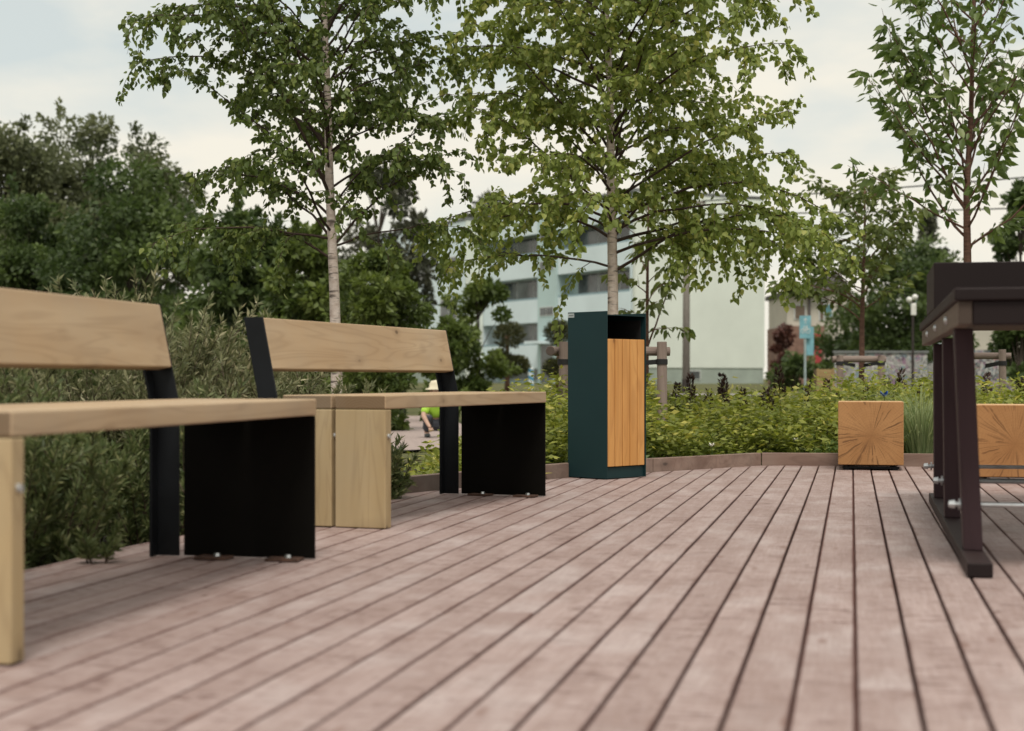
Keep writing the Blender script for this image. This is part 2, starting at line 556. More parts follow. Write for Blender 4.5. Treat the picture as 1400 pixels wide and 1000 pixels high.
# kerb boards round the far edge
mb = MB()
def kerb_piece(a, b, h=0.082, w=0.045):
    d = (b - a); ln = d.length; d.normalize()
    n = Vector((-d.y, d.x))
    Mx = Matrix(((d.x, n.x, 0, a.x), (d.y, n.y, 0, a.y), (0, 0, 1, 0), (0, 0, 0, 1)))
    return ln, Mx
kpts = [Vector((-0.62, 7.09)), Vector((-0.50, 7.23)), Vector((0.10, 8.145)), Vector((0.45, 8.605)), Vector((0.80, 8.905)), K1, Vector((3.25, 9.37)), KR]
for a, b in zip(kpts[:-1], kpts[1:]):
    ln, Mx = kerb_piece(a, b)
    mb.box(0.002, ln - 0.002, 0.0, 0.045, -0.12, 0.076, M=Mx)
put(mb.build("kerb", M['kerbwood'], bevel=0.003), kind='structure')

def kerb_y(x):
    """depth of the kerb line at a given X"""
    return np.interp(x, [p.x for p in kpts], [p.y + 0.045 for p in kpts])

# ------------------------------------------------------------------ benches
def make_bench(label, A, B, group):
    A, B = Vector(A), Vector(B)
    ln = (B - A).length
    rz = math.atan2((B - A).y, (B - A).x)
    t = thing("park_bench", label, "bench", (A.x, A.y, 0), rz, group)
    for y0 in (0.0, 0.213):
        # planks are offset by their object origin so each gets its own grain
        MB().box(0, ln, 0, 0.198, 0.4215, 0.4700).build("seat_plank", M['pine_x'], t, 0.005, loc=(0, y0, 0), seg=3)
        lg = MB().box(0, 0.048, 0, 0.198, 0.002, 0.4195).build("timber_leg", M['pine_z'], t, 0.004, loc=(0.0, y0, 0), seg=3)
        mbb = MB()
        mbb.tube([(0.024, -0.0075, 0.326), (0.024, 0.001, 0.326)], [0.0085, 0.0095], 12)
        mbb.build("bolt", M['zinc'], lg, smooth=False)
    # rod between the two leg slabs
    MB().tube([(0.024, 0.190, 0.326), (0.024, 0.220, 0.326)], 0.007, 10).build("rod", M['zinc'], t)
    # steel end panel
    pn = MB().box(ln - 0.010, ln - 0.001, 0.003, 0.410, 0.004, 0.4205).build("end_panel", M['blacksteel'], t, 0.0012)
    for yc, r_ in ((0.082, 0.06), (0.30, -0.05)):
        fp = MB().box(-0.036, 0.030, -0.05, 0.05, 0.001, 0.009).build("foot_plate", M['rust'], pn, 0.001)
        fp.location = (ln - 0.045, yc, 0); fp.rotation_euler = (0, 0, r_)
        MB().tube([(0, -0.01, 0.0092), (0, -0.01, 0.018)], [0.011, 0.009], 6).build("foot_bolt", M['zinc'], fp)
    # angled uprights at both ends, hollow channel: web and two flanges
    tilt = math.tan(R(11.6))
    def sy(z): return 0.0 if z <= 0.45 else (z - 0.45) * tilt
    for x0, x1, inw in ((ln - 0.0005, ln + 0.003, -1), (-0.007, 0.001, 1)):
        mbb = MB()
        zs = [0.002, 0.30, 0.44, 0.47, 0.56, 0.66, 0.752]
        def ribbon(ya, yb, xa, xb):
            vs, fs = [], []
            for z in zs:
                s = sy(z)
                vs += [(xa, ya + s, z), (xb, ya + s, z), (xb, yb + s, z), (xa, yb + s, z)]
            for i in range(len(zs) - 1):
                for q in range(4):
                    q2 = (q + 1) % 4
                    fs.append((i * 4 + q, i * 4 + q2, i * 4 + 4 + q2, i * 4 + 4 + q))
            fs += [(3, 2, 1, 0), tuple(range(len(vs) - 4, len(vs)))]
            mbb.add(vs, fs)
        ribbon(0.428, 0.506, x0, x1)
        if inw < 0: ribbon(0.498, 0.506, x0 - 0.04, x0 - 0.0005)
        else: ribbon(0.498, 0.506, x1 + 0.0005, x1 + 0.04)
        mbb.build("upright", M['bluesteel'], t, 0.001)
    # sloping back board between the uprights
    bb = MB().box(0.002, ln - 0.0007, 0, 0.046, 0, 0.191).build("backrest", M['pine_x'], t, 0.005, seg=3)
    bb.location = (0, 0.428 + (0.5635 - 0.45) * tilt, 0.5635)
    bb.rotation_euler = (-R(11.6), 0, 0)
    return t
BG = "benches along the planted edge of the deck"
bench1 = make_bench("near pine bench, cropped by the left edge of the photo", (-0.9218, 2.896), (-0.571, 4.597), BG)
bench2 = make_bench("whole pine bench further along the deck, with both ends of its backrest in view", (-0.444, 5.513), (0.154, 7.038), BG)

# ------------------------------------------------------------------ litter bin
def make_bin():
    rz = R(44.5)
    wd, dp, H = 0.312, 0.282, 0.882
    t = thing("litter_bin", "tall dark teal litter bin with an orange slatted wooden front", "bin", (0.4965, 8.215, 0), rz)
    T = 0.005
    mb = MB()
    mb.box(0, T, 0, dp, 0.004, H)                     # left side sheet
    mb.box(wd - T, wd, 0, dp, 0.004, H - 0.004)       # right side sheet
    mb.box(T, wd - T, dp - T, dp, 0.004, H - 0.002)   # back
    mb.build("housing", M['teal'], t, 0.0012)
    # sloping lid set between the sides
    mb = MB()
    mb.add([(T, 0.004, H - 0.022), (wd - T, 0.004, H - 0.022), (wd - T, dp - T, H - 0.006), (T, dp - T, H - 0.006),
            (T, 0.004, H - 0.018), (wd - T, 0.004, H - 0.018), (wd - T, dp - T, H - 0.002), (T, dp - T, H - 0.002)],
           [(0, 3, 2, 1), (4, 5, 6, 7), (0, 1, 5, 4), (1, 2, 6, 5), (2, 3, 7, 6), (3, 0, 4, 7)])
    mb.build("lid", M['teal'], t)
    mb = MB()
    for i in range(5):
        w = (wd - 2 * T - 0.004) / 5
        x = T + 0.001 + i * w
        mb.box(x + 0.0026, x + w - 0.0026, 0.002, 0.022, 0.066, 0.737)
    dr = mb.build("door", M['larch_z'], t, 0.003)
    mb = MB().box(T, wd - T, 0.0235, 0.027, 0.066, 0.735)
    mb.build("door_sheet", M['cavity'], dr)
    MB().box(T, wd - T, 0.012, 0.018, 0.004, 0.062).build("plinth", M['teal'], t, 0.001)
    # dark inner bag frame
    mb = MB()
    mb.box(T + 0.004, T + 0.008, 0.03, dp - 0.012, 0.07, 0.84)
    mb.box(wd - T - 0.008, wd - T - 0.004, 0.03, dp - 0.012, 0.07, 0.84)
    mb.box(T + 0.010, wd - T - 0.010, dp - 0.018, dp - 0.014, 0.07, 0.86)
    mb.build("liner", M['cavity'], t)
    st = MB().box(-0.0012, -0.0002, dp - 0.047, dp - 0.003, H - 0.028, H - 0.006).build("sticker", M['sticker'], t)
    mb = MB()
    for i in range(5):
        mb.box(-0.0018, -0.0013, dp - 0.042 + i * 0.007, dp - 0.038 + i * 0.007, H - 0.021, H - 0.013)
    mb.build("sticker_print", M['ink'], st)
    return t
make_bin()

# ------------------------------------------------------------------ timber block stools
def endgrain(name, seed):
    t = NT(name)
    tc = t.n("ShaderNodeTexCoord")
    sp = t.n("ShaderNodeSeparateXYZ")
    t.l(tc.outputs["Object"], sp.inputs[0])
    wob = t.noise(tc.outputs["Object"], 11.0, 3, 0.6)
    dx = t.math('ADD', sp.outputs["X"], t.math('ADD', 0.012 if seed == 1 else -0.006, t.math('MULTIPLY', t.math('SUBTRACT', wob, 0.5), 0.022)))
    dz = t.math('ADD', sp.outputs["Z"], t.math('ADD', -0.018 if seed == 1 else 0.012, t.math('MULTIPLY', t.math('SUBTRACT', t.noise(tc.outputs["Object"], 13.0, 3), 0.5), 0.022)))
    ang = t.math('ARCTAN2', dz, dx)
    rad = t.math('SQRT', t.math('ADD', t.math('MULTIPLY', dx, dx), t.math('MULTIPLY', dz, dz)))
    def cracks(freq, off, w0, w1, lo, hi, breakup):
        n1 = t.n("ShaderNodeTexNoise", noise_dimensions='1D')
        t.l(t.math('ADD', t.math('MULTIPLY', ang, freq), seed * 5.3 + off), n1.inputs["W"])
        n1.inputs["Scale"].default_value = 1.0
        n1.inputs["Detail"].default_value = 1.0
        line = t.math('MULTIPLY', t.math('ABSOLUTE', t.math('SUBTRACT', n1.outputs["Fac"], 0.5)), rad)
        c = t.ramp(line, w0, w1, (1, 1, 1), (0, 0, 0))
        # each crack runs only along part of the radius
        n2 = t.n("ShaderNodeTexNoise", noise_dimensions='2D')
        cv = t.n("ShaderNodeCombineXYZ")
        t.l(t.math('ADD', t.math('MULTIPLY', ang, freq * 0.5), off), cv.inputs[0])
        t.l(t.math('MULTIPLY', rad, 9.0), cv.inputs[1])
        t.l(cv.outputs[0], n2.inputs["Vector"])
        n2.inputs["Scale"].default_value = 1.3
        return t.math('MULTIPLY', c, t.ramp(n2.outputs["Fac"], lo, hi))
    crack = t.math('MAXIMUM', cracks(6.0, 1.7, 0.0007, 0.0028, 0.40, 0.52, 0), t.math('MULTIPLY', cracks(11.0, 8.3, 0.0006, 0.0030, 0.42, 0.55, 0), 0.6))
    crack = t.math('MULTIPLY', crack, t.ramp(rad, 0.02, 0.085, (0.25, 0.25, 0.25), (1, 1, 1)))
    rings = t.math('SINE', t.math('MULTIPLY', rad, 420.0))
    base = t.mix(t.ramp(t.noise(tc.outputs["Object"], 5.0, 4), 0.35, 0.7), (0.40, 0.215, 0.090), (0.31, 0.155, 0.060))
    base = t.mix(t.math('MULTIPLY', t.ramp(rings, 0.2, 1.0), 0.16), base, (0.24, 0.11, 0.04))
    base = t.mix(t.math('MULTIPLY', t.ramp(rad, 0.0, 0.09, (1, 1, 1), (0, 0, 0)), 0.35), base, (0.20, 0.085, 0.03))
    base = t.mix(t.math('MULTIPLY', crack, 0.72), base, (0.055, 0.022, 0.010))
    base = t.mix(0.0 if seed < 5 else 0.25, base, (0.30, 0.13, 0.045))
    # only the sawn ends carry the rings: the long faces show plain straight grain
    ge = t.n("ShaderNodeNewGeometry")
    nrm = t.n("ShaderNodeVectorTransform", vector_type='NORMAL', convert_from='WORLD', convert_to='OBJECT')
    t.l(ge.outputs["True Normal"], nrm.inputs[0])
    ns = t.n("ShaderNodeSeparateXYZ")
    t.l(nrm.outputs[0], ns.inputs[0])
    isend = t.math('GREATER_THAN', t.math('ABSOLUTE', ns.outputs["Y"]), 0.7)
    mp = t.n("ShaderNodeMapping"); mp.inputs["Scale"].default_value = (20, 1.5, 20)
    t.l(tc.outputs["Object"], mp.inputs["Vector"])
    side = t.mix(t.ramp(t.noise(mp.outputs["Vector"], 2.0, 5), 0.3, 0.7), (0.56, 0.36, 0.19), (0.44, 0.26, 0.12))
    return t.base(t.mix(isend, side, base), 0.65, spec=0.25)

def make_stool(label, xc, D, seed, group):
    t = thing("timber_stool", label, "stool", (xc, D, 0), -BANG, group)
    s = 0.184
    b = MB().box(-s, s, 0, 0.40, -0.182, 0.182).build("block", endgrain("sawn_log_end_%d" % seed, seed * 3.7), t, 0.004, seg=3)
    b.location = (0, 0, 0.213)
    mb = MB()
    for x in (-0.135, 0.135):
        mb.tube([(x, 0.03, 0.014), (x, 0.37, 0.014)], 0.009, 8)
        for y in (0.05, 0.35):
            mb.tube([(x, y, 0.012), (x, y, 0.0325)], 0.008, 8)
            mb.tube([(x, y, 0.001), (x, y, 0.007)], 0.021, 10)
    mb.box(-0.16, 0.16, 0.035, 0.055, 0.008, 0.020)
    mb.box(-0.16, 0.16, 0.345, 0.365, 0.008, 0.020)
    mb.build("base_frame", M['bluesteel'], t)
    return t
SG = "square timber stools on the deck"
make_stool("square timber stool with cracked end grain, standing clear of the dark table", at(1190.5, 9.05), 9.05, 1, SG)
make_stool("square timber stool with cracked end grain, partly hidden behind the dark table's legs", at(1386.5, 7.93), 7.93, 2, SG)

# ------------------------------------------------------------------ dark table
def make_table():
    t = thing("dark_table", "dark brown stained wooden table with a raised ledge and bolted trestle legs", "table", (1.176, 4.18, 0), -math.atan(0.225))
    LN, W = 2.79, 0.78
    MB().box(0.0, W, 0.0, LN, 0.737, 0.770).build("tabletop", M['stain_y'], t, 0.004)
    for x0, x1 in ((0.010, 0.046), (W - 0.046, W - 0.010)):
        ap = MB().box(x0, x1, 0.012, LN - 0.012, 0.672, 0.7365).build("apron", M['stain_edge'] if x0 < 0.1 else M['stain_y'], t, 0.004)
        if x0 < 0.1:
            for y in (0.62, 1.38, 2.12):
                MB().tube([(0.0105, y, 0.706), (0.004, y, 0.706), (0.001, y, 0.706)], [0.013, 0.012, 0.006], 12).build("bolt", M['zinc'], ap)
    MB().box(0.048, W - 0.048, 0.012, 0.05, 0.672, 0.7365).build("end_apron", M['stain_y'], t, 0.004)
    for x0, lean in ((0.033, 1), (W - 0.097, -1)):
        MB().box(x0, x0 + 0.066, 0.0, 2.62, 0.001, 0.040).build("runner", M['stain_y'], t, 0.004)
        for y, lb, lt in ((0.31, 0.043, 0.016), (1.38, 0.041, 0.034), (2.32, 0.044, 0.042)):
            mb = MB()
            xb, xt = (lb, lt) if lean > 0 else (W - 0.052 - lb, W - 0.052 - lt)
            vs = [(xb, y, 0.0405), (xb + 0.052, y, 0.0405), (xb + 0.052, y + 0.095, 0.0405), (xb, y + 0.095, 0.0405),
                  (xt, y, 0.6715), (xt + 0.052, y, 0.6715), (xt + 0.052, y + 0.095, 0.6715), (xt, y + 0.095, 0.6715)]
            mb.add(vs, [(0, 3, 2, 1), (4, 5, 6, 7), (0, 1, 5, 4), (1, 2, 6, 5), (2, 3, 7, 6), (3, 0, 4, 7)])
            mb.build("leg", M['stain_z'], t, 0.003)
    for y in (0.355, 1.425, 2.365):
        mb = MB()
        mb.tube([(0.002, y, 0.168), (W - 0.01, y, 0.168)], 0.008, 10)
        mb.tube([(0.004, y, 0.168), (0.020, y, 0.168)], [0.011, 0.013], 8)
        mb.tube([(0.030, y, 0.168), (0.036, y, 0.168)], 0.017, 12)
        mb.build("tie_rod", M['zinc'], t)
    # raised ledge: a shallow closed box across the top
    for y in (1.29, 1.91):
        MB().box(0.0, W, y, y + 0.04, 0.771, 0.930).build("ledge_riser", M['stain_y'], t, 0.003)
    for x in (0.0, W - 0.03):
        MB().box(x, x + 0.03, 1.331, 1.909, 0.771, 0.929).build("ledge_side", M['stain_y'], t, 0.003)
    MB().box(0.031, W - 0.031, 1.331, 1.909, 0.900, 0.928).build("ledge_top", M['stain_y'], t, 0.003)
make_table()

# ------------------------------------------------------------------ leaves, trees
def nrm(a): return a / np.maximum(np.linalg.norm(a, axis=1, keepdims=True), 1e-9)

def leaves(name, pos, dirv, length, wr, mat, parent=None, fold=0.25, seed=0, six=True, var=None, flat=0.0, loc=None):
    """one mesh of many small folded leaves"""
    g = np.random.default_rng(seed)
    pos = np.asarray(pos, float); N = len(pos)
    d = nrm(np.asarray(dirv, float))
    Ls = np.broadcast_to(np.asarray(length, float), (N,))[:, None]
    rv = g.normal(size=(N, 3))
    if flat > 0: rv = rv * (1 - flat) + np.array([0, 0, 1.0]) * flat
    side = nrm(np.cross(d, rv))
    nn = np.cross(side, d)
    w = Ls * wr * 0.5
    if six:
        V = np.stack([pos, pos + d * Ls * 0.28 + side * w * 0.86 + nn * w * fold, pos + d * Ls * 0.62 + side * w * 0.72 + nn * w * fold * 0.6,
                      pos + d * Ls - nn * w * 0.35, pos + d * Ls * 0.62 - side * w * 0.72 + nn * w * fold * 0.6, pos + d * Ls * 0.28 - side * w * 0.86 + nn * w * fold], 1).reshape(-1, 3)
        b = (np.arange(N) * 6)[:, None]
        Fs = np.concatenate([b + np.array([[0, 3, 2, 1]]), b + np.array([[0, 5, 4, 3]])], 1).reshape(-1, 4)
        k = 2
    else:
        V = np.stack([pos, pos + d * Ls * 0.45 + side * w + nn * w * fold, pos + d * Ls, pos + d * Ls * 0.45 - side * w + nn * w * fold], 1).reshape(-1, 3)
        Fs = (np.arange(N) * 4)[:, None] + np.array([[0, 3, 2, 1]])
        k = 1
    nf = len(Fs)
    me = bpy.data.meshes.new(name)
    me.vertices.add(len(V)); me.vertices.foreach_set('co', V.astype(np.float32).ravel())
    me.loops.add(nf * 4); me.loops.foreach_set('vertex_index', Fs.astype(np.int32).ravel())
    me.polygons.add(nf)
    me.polygons.foreach_set('loop_start', np.arange(0, nf * 4, 4, dtype=np.int32))
    me.materials.append(mat)
    va = g.random(N) if var is None else np.clip(np.asarray(var) + g.normal(0, 0.12, N), 0, 1)
    a = me.attributes.new("var", 'FLOAT', 'FACE')
    a.data.foreach_set('value', np.repeat(va, k).astype(np.float32))
    me.update(calc_edges=True)
    o = bpy.data.objects.new(name, me)
    COL.objects.link(o)
    if parent: o.parent = parent
    if loc is not None: o.location = loc
    return o

M['birch_leaf_backlit'] = leafmat("birch_leaf_backlit", (0.072, 0.108, 0.030), (0.145, 0.190, 0.050), (0.21, 0.25, 0.07), 0.36)  # left birch: backlit darkness of the crown put into the leaf colour
M['birch_leaf'] = leafmat("birch_leaf", (0.155, 0.205, 0.052), (0.275, 0.325, 0.088), (0.39, 0.40, 0.12), 0.42)
M['cherry_leaf'] = leafmat("cherry_leaf", (0.078, 0.120, 0.034), (0.155, 0.210, 0.060), (0.27, 0.32, 0.15), 0.38, 0.42)
M['sapling_leaf'] = leafmat("sapling_leaf", (0.080, 0.112, 0.032), (0.160, 0.190, 0.055), None, 0.35)
M['bg_dark'] = leafmat("dark_tree_leaf", (0.044, 0.070, 0.024), (0.105, 0.146, 0.046), None, 0.32)
M['bg_olive'] = leafmat("olive_tree_leaf", (0.082, 0.098, 0.050), (0.160, 0.176, 0.090), None, 0.32)
M['bg_green'] = leafmat("green_tree_leaf", (0.060, 0.090, 0.024), (0.130, 0.170, 0.042), None, 0.3)
M['bg_pine'] = leafmat("pine_needles", (0.055, 0.062, 0.042), (0.105, 0.108, 0.070), None, 0.2)
M['bg_red'] = leafmat("red_shrub_leaf", (0.080, 0.032, 0.028), (0.13, 0.06, 0.045), None, 0.2)
M['topiary'] = leafmat("topiary_needles", (0.040, 0.050, 0.020), (0.085, 0.085, 0.036), None, 0.12)
M['willow'] = leafmat("willow_leaf", (0.105, 0.122, 0.056), (0.245, 0.245, 0.130), (0.40, 0.37, 0.23), 0.3)
M['willow_dark'] = leafmat("willow_leaf_green", (0.072, 0.102, 0.038), (0.165, 0.190, 0.078), (0.28, 0.29, 0.14), 0.3)
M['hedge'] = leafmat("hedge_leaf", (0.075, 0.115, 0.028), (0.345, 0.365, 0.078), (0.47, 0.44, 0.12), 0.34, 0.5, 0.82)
M['cover'] = leafmat("ground_cover_leaf", (0.060, 0.105, 0.028), (0.150, 0.205, 0.055), None, 0.3)
M['grassblade'] = leafmat("grass_blade", (0.17, 0.23, 0.10), (0.38, 0.43, 0.23), None, 0.34)
M['dried'] = leafmat("dried_flower", (0.030, 0.016, 0.013), (0.075, 0.038, 0.028), None, 0.05)

def bark(name, c, d, sc=(6, 6, 1.5), marks=False):
    t = NT(name)
    v = t.coord("Object", sc)
    n = t.noise(v, 6, 6, 0.65)
    col = t.ramp(n, 0.35, 0.68, d, c)
    if marks:
        v2 = t.coord("Object", (5, 5, 34))
        k = t.ramp(t.noise(v2, 1.6, 3, 0.55), 0.60, 0.67)
        col = t.mix(t.math('MULTIPLY', k, 0.8), col, (0.035, 0.025, 0.020))
        v3 = t.coord("Object", (3, 3, 5))
        col = t.mix(t.math('MULTIPLY', t.ramp(t.noise(v3, 2.2, 4), 0.62, 0.70), 0.75), col, (0.05, 0.035, 0.028))
    t.bump(n, 0.4, 0.006)
    return t.base(col, 0.8, spec=0.2)
M['birch_bark'] = bark("birch_bark", (0.74, 0.65, 0.59), (0.52, 0.42, 0.36), (4, 4, 8), True)
M['twig'] = bark("dark_twig", (0.085, 0.058, 0.044), (0.045, 0.030, 0.024))
M['cherry_bark'] = bark("cherry_bark", (0.17, 0.095, 0.068), (0.085, 0.046, 0.034), (3, 3, 14))
M['dark_bark'] = bark("dark_bark", (0.075, 0.058, 0.046), (0.035, 0.027, 0.022))

def path_from(start, az, el, length, steps, bend, jit, rng):
    """a bough: starts at elevation el and bends by `bend` degrees along its way"""
    pts = [Vector(start)]
    p = Vector(start)
    for i in range(steps):
        e = R(el + bend * (i + 0.5) / steps + rng.uniform(-jit, jit))
        a = az + R(rng.uniform(-jit, jit))
        p = p + Vector((math.cos(a) * math.cos(e), math.sin(a) * math.cos(e), math.sin(e))) * (length / steps)
        pts.append(p.copy())
    return pts

def along(pts, t):
    f = t * (len(pts) - 1)
    i = min(int(f), len(pts) - 2)
    return pts[i].lerp(pts[i + 1], f - i), (pts[i + 1] - pts[i]).normalized()

def grow_tree(name, label, base, trunk, trunk_r, boughs, leaf, mats, seed, group=None, twig=None, cat="tree"):
    """trunk: list of (dx, dy, z); boughs: (height, azimuth deg, elevation, length, bend);
    twig: dict(n, length, droop, per, gap) ; leaf: dict(len, wr, hang, flat)"""
    rng = random.Random(seed)
    t = thing(name, label, cat, base, 0, group)
    mb = MB()
    tp = [Vector(p) for p in trunk]
    rad = [trunk_r[0] * (1 - i / (len(tp) - 1)) + trunk_r[1] * i / (len(tp) - 1) for i in range(len(tp))]
    rad[0] *= 1.25
    mb.tube(tp, rad, 12, 0)
    P, Dv, Ln = [], [], []
    def trunk_at(z):
        for a, b in zip(tp[:-1], tp[1:]):
            if a.z <= z <= b.z:
                return a.lerp(b, (z - a.z) / (b.z - a.z))
        return tp[-1].copy()
    def rad_at(z):
        f = (z - tp[0].z) / (tp[-1].z - tp[0].z)
        return trunk_r[0] * (1 - f) + trunk_r[1] * f
    def foliate(pts, ln, t0=0.12):
        n = max(2, int(ln / twig['gap']))
        for i in range(n):
            tt = t0 + (1 - t0) * (i + rng.random()) / n
            for q in range(twig['per']):
                p, d = along(pts, min(0.999, tt))
                rv = Vector((rng.gauss(0, 1), rng.gauss(0, 1), rng.gauss(0, 0.7)))
                dd = d * 0.45 + rv.normalized() * 0.8 + Vector((0, 0, -leaf['hang']))
                st = rv.normalized() * leaf['len'] * rng.uniform(0.1, 0.6)
                P.append(p + st); Dv.append(dd); Ln.append(leaf['len'] * rng.uniform(0.62, 1.18))
    for (h, azd, el, ln, bend) in boughs:
        s = trunk_at(h)
        az = R(azd)
        pts = path_from(s, az, el, ln, 9, bend, 8, rng)
        r0 = min(rad_at(h) * 0.55, 0.003 + ln * 0.0058)
        mb.tube(pts, [r0 * (1 - 0.85 * i / 9) for i in range(10)], 6, 1, cap=False)
        nt = max(3, int(twig['n'] * ln))
        foliate(pts[4:], ln * 0.55)
        for i in range(nt):
            tt = twig.get('start', 0.22) + (1 - twig.get('start', 0.22)) * (i + rng.random()) / nt
            p, d = along(pts, min(tt, 0.99))
            a2 = math.atan2(d.y, d.x) + R(rng.choice((-1, 1)) * rng.uniform(20, 85))
            e2 = math.degrees(math.asin(max(-1, min(1, d.z)))) + rng.uniform(-25, 30)
            l2 = twig['length'] * rng.uniform(0.55, 1.25) * (1.15 - 0.55 * tt)
            q = path_from(p, a2, e2, l2, 5, twig['droop'] * rng.uniform(0.6, 1.2), 10, rng)
            mb.tube(q, [0.0032 * (1 - 0.7 * j / 5) for j in range(6)], 3, 1, cap=False)
            foliate(q, l2)
            for _ in range(twig.get('sub', 0)):
                p3, d3 = along(q, rng.uniform(0.25, 0.95))
                a3 = math.atan2(d3.y, d3.x) + R(rng.uniform(-80, 80))
                l3 = l2 * rng.uniform(0.35, 0.6)
                q3 = path_from(p3, a3, math.degrees(math.asin(max(-1, min(1, d3.z)))) + rng.uniform(-25, 15), l3, 4, twig['droop'], 10, rng)
                mb.tube(q3, [0.002 * (1 - 0.6 * j / 4) for j in range(5)], 3, 1, cap=False)
                foliate(q3, l3)
    mb.build("trunk", [mats[0], mats[1]], t, smooth=True)
    leaves("crown", np.array([tuple(p) for p in P]), np.array([tuple(d) for d in Dv]), np.array(Ln), leaf['wr'], mats[2], t, seed=seed, flat=leaf.get('flat', 0))
    return t

def GZ(y): return ground_z(0, y)

# --- left birch
D = 9.7
rng = random.Random(11)
zb = GZ(D)
bo = []
h = 1.50
k = 0
while h < 4.75:
    az = (k * 137.5 + rng.uniform(-25, 25)) % 360
    c = math.cos(R(az))
    prof = 1.22 - max(0, h - 2.9) * 0.38
    ln = prof * (1.10 if c < 0 else 0.86) * rng.uniform(0.78, 1.1)
    bo.append((h, az, rng.uniform(28, 58), ln, rng.uniform(-60, -8)))
    h += rng.uniform(0.028, 0.056)
    k += 1
bo += [(1.42, 172, 30, 1.0, -40), (1.50, 8, 25, 0.85, -30), (1.55, 200, 12, 1.15, -35)]
xb = at(464, D)
grow_tree("birch_tree", "birch with dark green crown and slim pale trunk rising behind the second bench", (xb, D, zb),
          [(0, 0, 0), (-0.015, 0, 0.6), (-0.03, 0.0, 1.2), (-0.062, 0.01, 1.9), (-0.075, 0.0, 2.5), (-0.10, 0.0, 3.1), (-0.08, 0, 4.0), (-0.09, 0, 5.2)], (0.042, 0.006), bo,
          dict(len=0.042, wr=0.86, hang=0.75), (M['birch_bark'], M['twig'], M['birch_leaf_backlit']), 21,
          "birches beside the deck", dict(n=8.0, length=0.43, droop=-65, per=1, gap=0.0115, sub=1, start=0.10))

# --- middle birch
D = 10.5
rng = random.Random(23)
zb = GZ(D)
bo = []
h = 1.62
k = 0
while h < 4.9:
    az = (k * 137.5 + rng.uniform(-25, 25)) % 360
    c = math.cos(R(az))
    prof = 1.38 - max(0, h - 2.5) * 0.30
    ln = prof * (0.92 if c < 0 else 1.02) * rng.uniform(0.78, 1.12)
    bo.append((h, az, rng.uniform(26, 55), ln, rng.uniform(-60, -10)))
    h += rng.uniform(0.030, 0.056)
    k += 1
bo += [(1.43, 180, 22, 1.10, -34), (1.40, 8, 38, 1.45, -46), (1.52, 350, 30, 1.55, -58), (1.60, 20, 28, 1.6, -62), (1.66, 335, 25, 1.5, -60), (1.72, 5, 32, 1.75, -66), (1.62, 168, 30, 1.3, -62), (1.75, 195, 25, 1.35, -58)]
xb = at(838, D)
grow_tree("birch_tree", "birch with light green crown directly behind the teal litter bin", (xb, D, zb),
          [(0, 0, 0), (0, 0, 0.7), (0.0, 0.0, 1.3), (-0.012, 0.01, 2.0), (-0.02, 0.0, 2.6), (-0.045, 0.0, 3.2), (-0.05, 0, 4.0), (-0.04, 0, 5.4)], (0.046, 0.006), bo,
          dict(len=0.047, wr=0.88, hang=0.7), (M['birch_bark'], M['twig'], M['birch_leaf']), 35,
          "birches beside the deck", dict(n=8.2, length=0.47, droop=-65, per=1, gap=0.0115, sub=1, start=0.10))

# --- large cherry at the right
D = 11.2
zb = GZ(D)
xb = at(1322, D)
rng = random.Random(4)
bo = []
for i, h in enumerate(np.linspace(1.62, 3.3, 27)):
    az = (i * 137.5 + rng.uniform(-20, 20)) % 360
    bo.append((float(h), az, rng.uniform(38, 62), rng.uniform(0.7, 1.15) * (1.25 - 0.22 * (h - 1.6)), rng.uniform(-10, 22)))
bo += [(1.75, 184, 33, 0.98, -8), (1.90, 178, 50, 1.25, 8), (2.15, 170, 55, 1.2, 10), (1.62, 20, 35, 0.55, -10), (2.35, 186, 48, 0.95, 12)]
grow_tree("cherry_tree", "tall young cherry tree with long hanging leaves above the dark table", (xb, D, zb),
          [(0, 0, 0), (0.0, 0, 0.8), (0.004, 0.0, 1.5), (0.0, 0.01, 2.0), (0.03, 0.0, 2.6), (0.05, 0.0, 3.4), (0.05, 0, 4.1)], (0.040, 0.007), bo,
          dict(len=0.098, wr=0.50, hang=0.8), (M['cherry_bark'], M['cherry_bark'], M['cherry_leaf']), 8,
          "young cherry trees", dict(n=7.0, length=0.22, droop=-25, per=1, gap=0.024, start=0.10))

# --- small cherry behind the hedge
D = 15.0
zb = GZ(D)
xb = at(1178, D)
bo = []
rng = random.Random(9)
for i, h in enumerate(np.linspace(1.35, 2.45, 24)):
    az = (i * 137.5 + rng.uniform(-20, 20)) % 360
    bo.append((float(h), az, rng.uniform(20, 50), rng.uniform(0.45, 0.78) * (1.1 - 0.35 * (h - 1.4)), rng.uniform(-25, 15)))
bo += [(1.22, 176, 45, 0.85, -45), (1.35, 185, 38, 0.95, -50), (1.5, 170, 40, 0.75, -20), (1.75, 12, 52, 0.75, -20)]
grow_tree("cherry_tree", "small young cherry tree tied to a low log frame behind the hedge", (xb, D, zb),
          [(0, 0, 0), (0.0, 0, 0.7), (0.004, 0.0, 1.2), (0.02, 0.01, 1.7), (0.03, 0.0, 2.1), (0.03, 0.0, 2.6)], (0.034, 0.007), bo,
          dict(len=0.095, wr=0.5, hang=0.6), (M['cherry_bark'], M['cherry_bark'], M['sapling_leaf']), 18,
          "young cherry trees", dict(n=9, length=0.24, droop=-30, per=1, gap=0.017))

